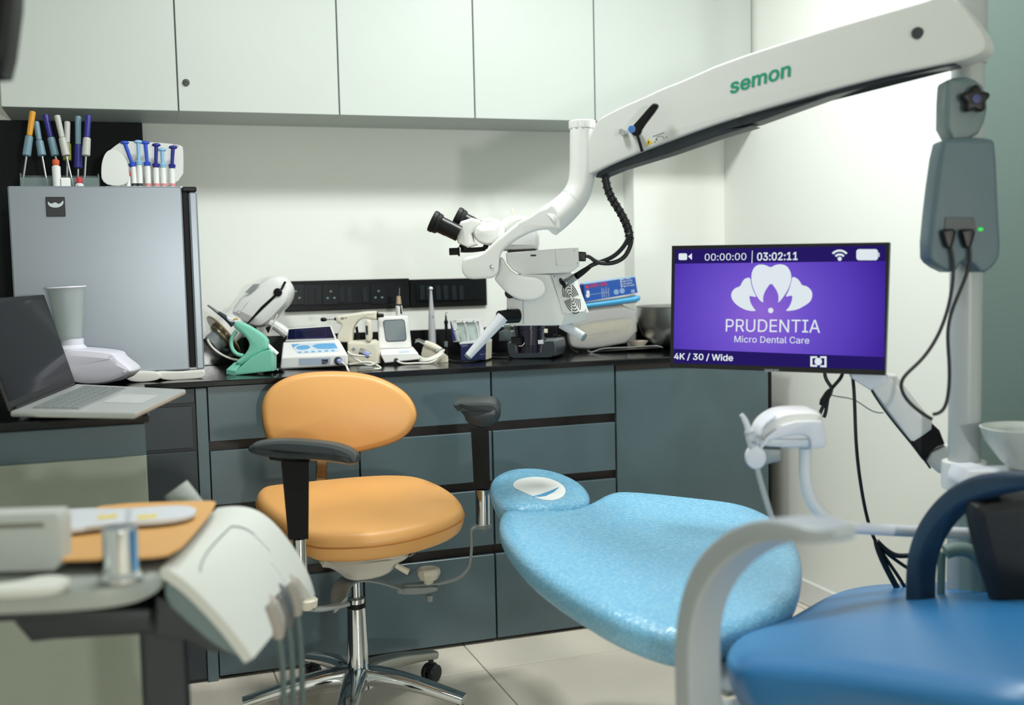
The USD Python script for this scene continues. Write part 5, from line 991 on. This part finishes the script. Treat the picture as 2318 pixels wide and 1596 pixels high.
nn_ *= np.sign(nn_[..., 2:3].mean()); low = grid - nn_ * .016
ring = lambda G: np.vstack([G[0], G[1:, -1], G[-1, -2::-1], G[-2:0:-1, 0]])
vs = np.vstack([grid.reshape(-1, 3), low.reshape(-1, 3)]); idx = np.arange(NV * 33).reshape(NV, 33); q = np.stack([idx[:-1, :-1], idx[1:, :-1], idx[1:, 1:], idx[:-1, 1:]], -1).reshape(-1, 4); tf = np.vstack([q[:, [0, 1, 2]], q[:, [0, 2, 3]]])
rb = np.r_[idx[0], idx[1:, -1], idx[-1, -2::-1], idx[-2:0:-1, 0]]; rn = np.roll(rb, -1); off = NV * 33
SHELL = trimesh.Trimesh(vs, np.vstack([tf, tf[:, ::-1] + off, np.c_[rb, rn, rn + off], np.c_[rb, rn + off, rb + off]]), process=False); trimesh.repair.fix_normals(SHELL)
part('visor', SHELL, mat('visor_white', (212, 215, 209), .38), t, smooth=40)
G = lambda u, v, lift=.001: (lambda j, i: grid[j, i] + nn_[j, i] * lift)(int(round(v * (NV - 1))), int(round(u * 32)))
part('visor_groove', [tube([G(u, v, .0006) for u, v in L_], .0012, sides=6) for L_ in ([(.28, .12), (.28, .3), (.28, .55), (.29, .66)], [(.29, .66), (.4, .7), (.55, .71)])], DG, t)
part('visor_crease', [tube([G(u, .70, .0015) for u in (.5, .6, .7)], .0022, sides=6), tube([G(u, .62, .001) for u in (.75, .85, .98)], .0018, sides=6)], WHITE, t)
PN = Pl((0, Yn + .012, 0), r=(1, 0, 0))
part('visor_side', slab(PN, [(372, 1312), (410, 1330), (450, 1362), (490, 1402), (530, 1448), (560, 1486), (520, 1482), (470, 1450), (420, 1405), (375, 1365)], .42, .004, 0, sm=1), DG, t)
part('lower_body', slab(PN, [(355, 1350), (400, 1372), (470, 1440), (525, 1482), (470, 1475), (420, 1452), (350, 1442)], .40, .004, .02), DK, t)
part('support_arm', slab(Pl((0, Yn + .10, 0), r=(1, 0, 0)), [(-300, 1395), (60, 1388), (350, 1375), (420, 1400), (412, 1446), (330, 1440), (120, 1452), (70, 1458), (20, 1400), (-300, 1440)], .10, .01), DK, t)
bp = at(370, 1440, Y=Yn + .16)
part('support_post', box(bp[0] - .036, bp[0] + .036, bp[1] - .03, bp[1] + .03, .03, bp[2] + .03, .008), DK, t)
part('post_foot', box(bp[0] - .2, bp[0] + .05, bp[1] - .18, bp[1] + .18, .0, .032, .01), DK, t)
HPG = mat('handpiece_grey', (112, 116, 118), .3, .4)
for i, v in enumerate((.40, .56, .72)):
    c = G(.86, v, -.012); d = unit(grid[int(v * 40), 32] - grid[int(v * 40), 24]); hose_end = np.array([c[0] - .02 + .012 * i, c[1] - .03 * i, .02])
    h_ = part('handpiece', tube([c + d * .006 + (0, 0, -.006), c + d * .02, c + d * .045 + (0, 0, -.012), c + d * .055 + (0, 0, -.035)], [.010, .018, .017, .008]), HPG if i % 2 else mat('handpiece_beige', (172, 166, 158), .38), t)
    e = c + d * .055 + (0, 0, -.035); part('hose', tube([e, e + (.004, -.004, -.10), e + (-.012 + .008 * i, -.02, -.30), np.array([e[0] - .05 + .02 * i, e[1] - .05, .10]), np.array([e[0] - .12, e[1] + .05, .20]), np.array([bp[0] + .03, bp[1], .45])], .0055, 60), mat('hose_grey', (92, 108, 108), .5), h_)
part('holder_block', rhull([G(u, v, -.024) for u in (.70, .99) for v in (.30, .5, .74)] + [G(u, v, -.045) for u in (.72, .95) for v in (.32, .5, .72)], .003), GREYP, t)
part('tray_handle', line(Pl(at(420, 1140, D=2.02)), [(398, 1106), (428, 1148), (470, 1215)], [31, 33, 33], .02, 28), DW, t)
# things lying on the tray
TAN = mat('tan_leather', (216, 164, 98), .45, bump=('noise', 200, .05))
HB = Pl((0, 1.6, ZT + .022), r=(1, 0, 0), u=(0, 1, 0))
t = thing('tan_board', 'tan leatherette tray mat with a pointed corner on the delivery tray', 'tray mat', HB.p(300, 1200))
part('mat_top', slab(HB, [(60, 1268), (330, 1260), (398, 1250), (450, 1195), (492, 1137), (478, 1132), (240, 1140), (185, 1160), (60, 1172)], .005, .002, 0, sm=1), TAN, t)
part('mat_backing', slab(HB, [(70, 1262), (325, 1255), (390, 1245), (440, 1195), (478, 1142), (245, 1146), (70, 1176)], .010, .001, .0055, sm=1), DK, t)
HQ = Pl((0, 1.6, ZT + .036), r=(1, 0, 0), u=(0, 1, 0)); PCH = mat('pouch_white', (216, 220, 226), .3)
t = thing('sterile_pouch', 'long white and yellow sealed instrument pouch across the tan mat', 'pouch', HQ.p(300, 1175))
part('pouch', slab(HQ, [(105, 1188), (110, 1162), (170, 1150), (280, 1150), (400, 1142), (446, 1146), (440, 1162), (380, 1174), (280, 1180), (200, 1190), (130, 1198)], .010, .004, 0, sm=1), PCH, t)
part('print_band', [slab(HQ, [(x, 1166), (x + 45, 1163), (x + 42, 1172), (x - 2, 1176)], .0006, 0, -.0006) for x in (222, 312)], mat('pouch_yellow', (220, 200, 120), .5), t)
part('seal', slab(HQ, [(285, 1152), (300, 1151), (296, 1182), (282, 1183)], .0006, 0, -.0006), mat('seal_grey', (186, 190, 196), .4), t)
P = Pl(at(60, 1302, Z=ZT + .001)); k = P.k
t = thing('tissue_carton', 'grey white tissue carton at the left end of the delivery tray', 'carton', P.o)
part('carton', slab(P, [(-260, 1172), (126, 1160), (136, 1180), (138, 1276), (120, 1297), (-260, 1302)], .045, .006, .0), mat('carton_grey', (188, 192, 188), .6, vary=.08), t)
part('opening', slab(P, [(-100, 1190), (96, 1184), (100, 1194), (-100, 1202)], .004, .001, -.0015), mat('carton_slot', (120, 118, 108), .7), t)
single('crumpled_tissue', slab(Pl((0, 1.5, ZT + .014), r=(1, 0, 0), u=(0, 1, 0)), [(-60, 1322), (40, 1314), (95, 1300), (150, 1300), (165, 1312), (120, 1330), (30, 1336), (-60, 1338)], .012, .005, 0, sm=2), mat('tissue_white', (214, 216, 208), .8, bump=('noise', 60, .5)), 'crumpled white tissue in front of the carton on the tray', 'tissue')
P = Pl(at(260, 1324, Z=ZT + .001)); k = P.k; b0 = P.o + P.n * 46 * k
t = thing('chrome_canister', 'shiny chrome cylinder with a flared foot standing on the delivery tray', 'canister', b0)
part('foot', lathe(b0, (0, 0, 1), [(0, 50 * k), (3 * k, 52 * k), (8 * k, 52 * k), (16 * k, 44 * k), (22 * k, 41 * k)], 48), CHROME, t)
part('cylinder', lathe(b0 + (0, 0, 22 * k), (0, 0, 1), [(0, 40 * k), (96 * k, 40 * k), (100 * k, 38 * k), (101 * k, 33 * k)], 48), CHROME, t)
part('lid_dome', lathe(b0 + (0, 0, 122 * k), (0, 0, 1), [(0, 33 * k), (1.5 * k, 31 * k), (2 * k, 12 * k)], 40), CHROME, t)

# ================================================================== assistant arm, bowl and what stands behind the chair
PS2 = plD(1780, 1000, 2.18); k = PS2.k; C8 = crop(1640, 840, 2.8496)
t = thing('assistant_arm', 'white assistant instrument arm with a rounded head on a bent pipe', 'dental arm', PS2.p(2200, 1205))
part('head_cover', slab(PS2, C8((228, 420), (262, 345), (330, 292), (400, 264), (520, 258), (600, 260), (645, 285), (648, 320), (665, 440), (678, 470), (650, 495), (560, 508), (245, 508), (232, 470)), .11, .02, .0, sm=2), WHITE, t)
part('head_visor', slab(PS2, C8((245, 470), (270, 420), (400, 330), (620, 320), (640, 335), (668, 470), (640, 498), (560, 506), (560, 460), (540, 420), (470, 405), (245, 465)), .01, .004, -.009, sm=1), WHITE2, t)
part('rear_clip', slab(PS2, C8((222, 420), (245, 350), (300, 300), (345, 285), (335, 300), (290, 345), (250, 405), (240, 425)), .06, .004, -.02, sm=1), WHITE2, t)
part('mount_block', slab(PS2, C8((235, 500), (370, 505), (368, 575), (355, 585), (270, 605), (240, 590)), .05, .006, .01), GREYP, t)
part('swivel_disc', slab(PS2, C8(*disc_pts((207, 560), 66, 76, 32)), .02, .004, -.006), WHITE2, t)
part('pipe', line(PS2, C8((520, 500), (520, 600), (524, 700), (560, 830), (640, 930), (740, 985), (860, 1012)), [14.5, 14.5, 14.5, 14.5, 14.2, 13.8, 13.4], .05, 28, 60), WHITE, t)
part('swing_bar', line(PS2, C8((740, 1005), (1000, 1022), (1230, 1034), (1600, 1048), (1900, 1060)), 13.5, [.05, .05, .05, .05, .08], 28), WHITE2, t)
sy_ = part('suction_tip', line(PS2, C8((108, 280), (132, 318), (150, 365), (158, 395)), [4.5, 6.5, 7, 8], .0, 18), WHITE2, t)
part('suction_handle', line(PS2, C8((158, 385), (168, 430), (180, 490)), [10.5, 11, 9.5], .0, 24), mat('handle_white', (206, 210, 216), .4), t)
part('handle_ring', line(PS2, C8((161, 398), (162, 402)), [11.6, 11.6], .0, 24), GREYP, t)
hp_ = spline([PS2.p(*q, .0) for q in C8((212, 630), (238, 730), (268, 830), (300, 930), (330, 1010))], 150); rr = (6.2 + .6 * np.sign(np.sin(np.linspace(0, 2 * np.pi * 26, 150)))) * k
t2, a2, b2 = frames(hp_); an = np.arange(14) * 2 * np.pi / 14
part('suction_hose', loft([hp_[i] + rr[i] * (np.cos(an)[:, None] * a2[i] + np.sin(an)[:, None] * b2[i]) for i in range(150)]), mat('hose_white', (188, 194, 196), .5), t)
part('trigger_stud', ball(PS2.p(*C8((190, 458))[0], -.012), 4 * k, 2), GREYP, t)
PB2 = plD(2310, 1000, 2.22); k = PB2.k; c = PB2.p(2318, 1060)
t = thing('rinse_bowl', 'white round rinse bowl on its stand at the right edge beside the column', 'rinse bowl', (c[0], c[1], 0))
zz = lambda y: PB2.p(2318, y)[2] - c[2]
part('bowl', lathe(c, (0, 0, 1), [(0, 26 * k), (2 * k, 34 * k), (zz(1040), 52 * k), (zz(1000), 82 * k), (zz(975), 92 * k), (zz(967), 95 * k), (zz(966), 90 * k), (zz(1000), 76 * k), (zz(1040), 46 * k)], 56), mat('porcelain', (206, 212, 208), .2), t)
part('stand_head', slab(PB2, [(2185, 1088), (2195, 1066), (2240, 1064), (2268, 1072), (2400, 1070), (2400, 1100), (2185, 1100)], .10, .012, -.03), WHITE2, t)
part('stand_body', box(c[0] - .09, c[0] + .13, c[1] - .06, c[1] + .10, .02, c[2] - .04, .02), mat('unit_green_grey', (120, 140, 134), .45), t)
part('stand_foot', box(c[0] - .13, c[0] + .16, c[1] - .10, c[1] + .14, 0, .03, .01), mat('unit_green_grey', (120, 140, 134), .45), t)
part('drain_pipe', line(PB2, [(2140, 1250), (2190, 1246), (2222, 1272), (2238, 1330), (2240, 1420)], [16, 16, 17, 18, 18], -.02, 20), mat('pipe_green_grey', (132, 156, 148), .45), t)
part('drain_pipe', line(PB2, [(2132, 1250), (2130, 1330), (2128, 1420)], [9, 9, 9], .0, 16), mat('pipe_green_grey', (132, 156, 148), .45), t)
PK = plD(2290, 1230, 1.98, 6)
t = thing('black_stool', 'black upholstered stool back standing behind the far navy armrest', 'stool', PK.p(2320, 1300) * (1, 1, 0))
part('back', slab(PK, [(2200, 1150), (2225, 1136), (2318, 1126), (2500, 1120), (2500, 1420), (2268, 1400), (2240, 1320), (2215, 1230)], .07, .02, 0, sm=1), mat('black_upholstery', (14, 16, 20), .6), t)
kq = PK.p(2400, 1350, .05); part('post', cyl((kq[0], kq[1], .03), (kq[0], kq[1], kq[2]), .02), BLACK, t); part('foot', lathe((kq[0], kq[1], 0), (0, 0, 1), [(0, .17), (.02, .17), (.03, .02)], 40), BLACK, t)
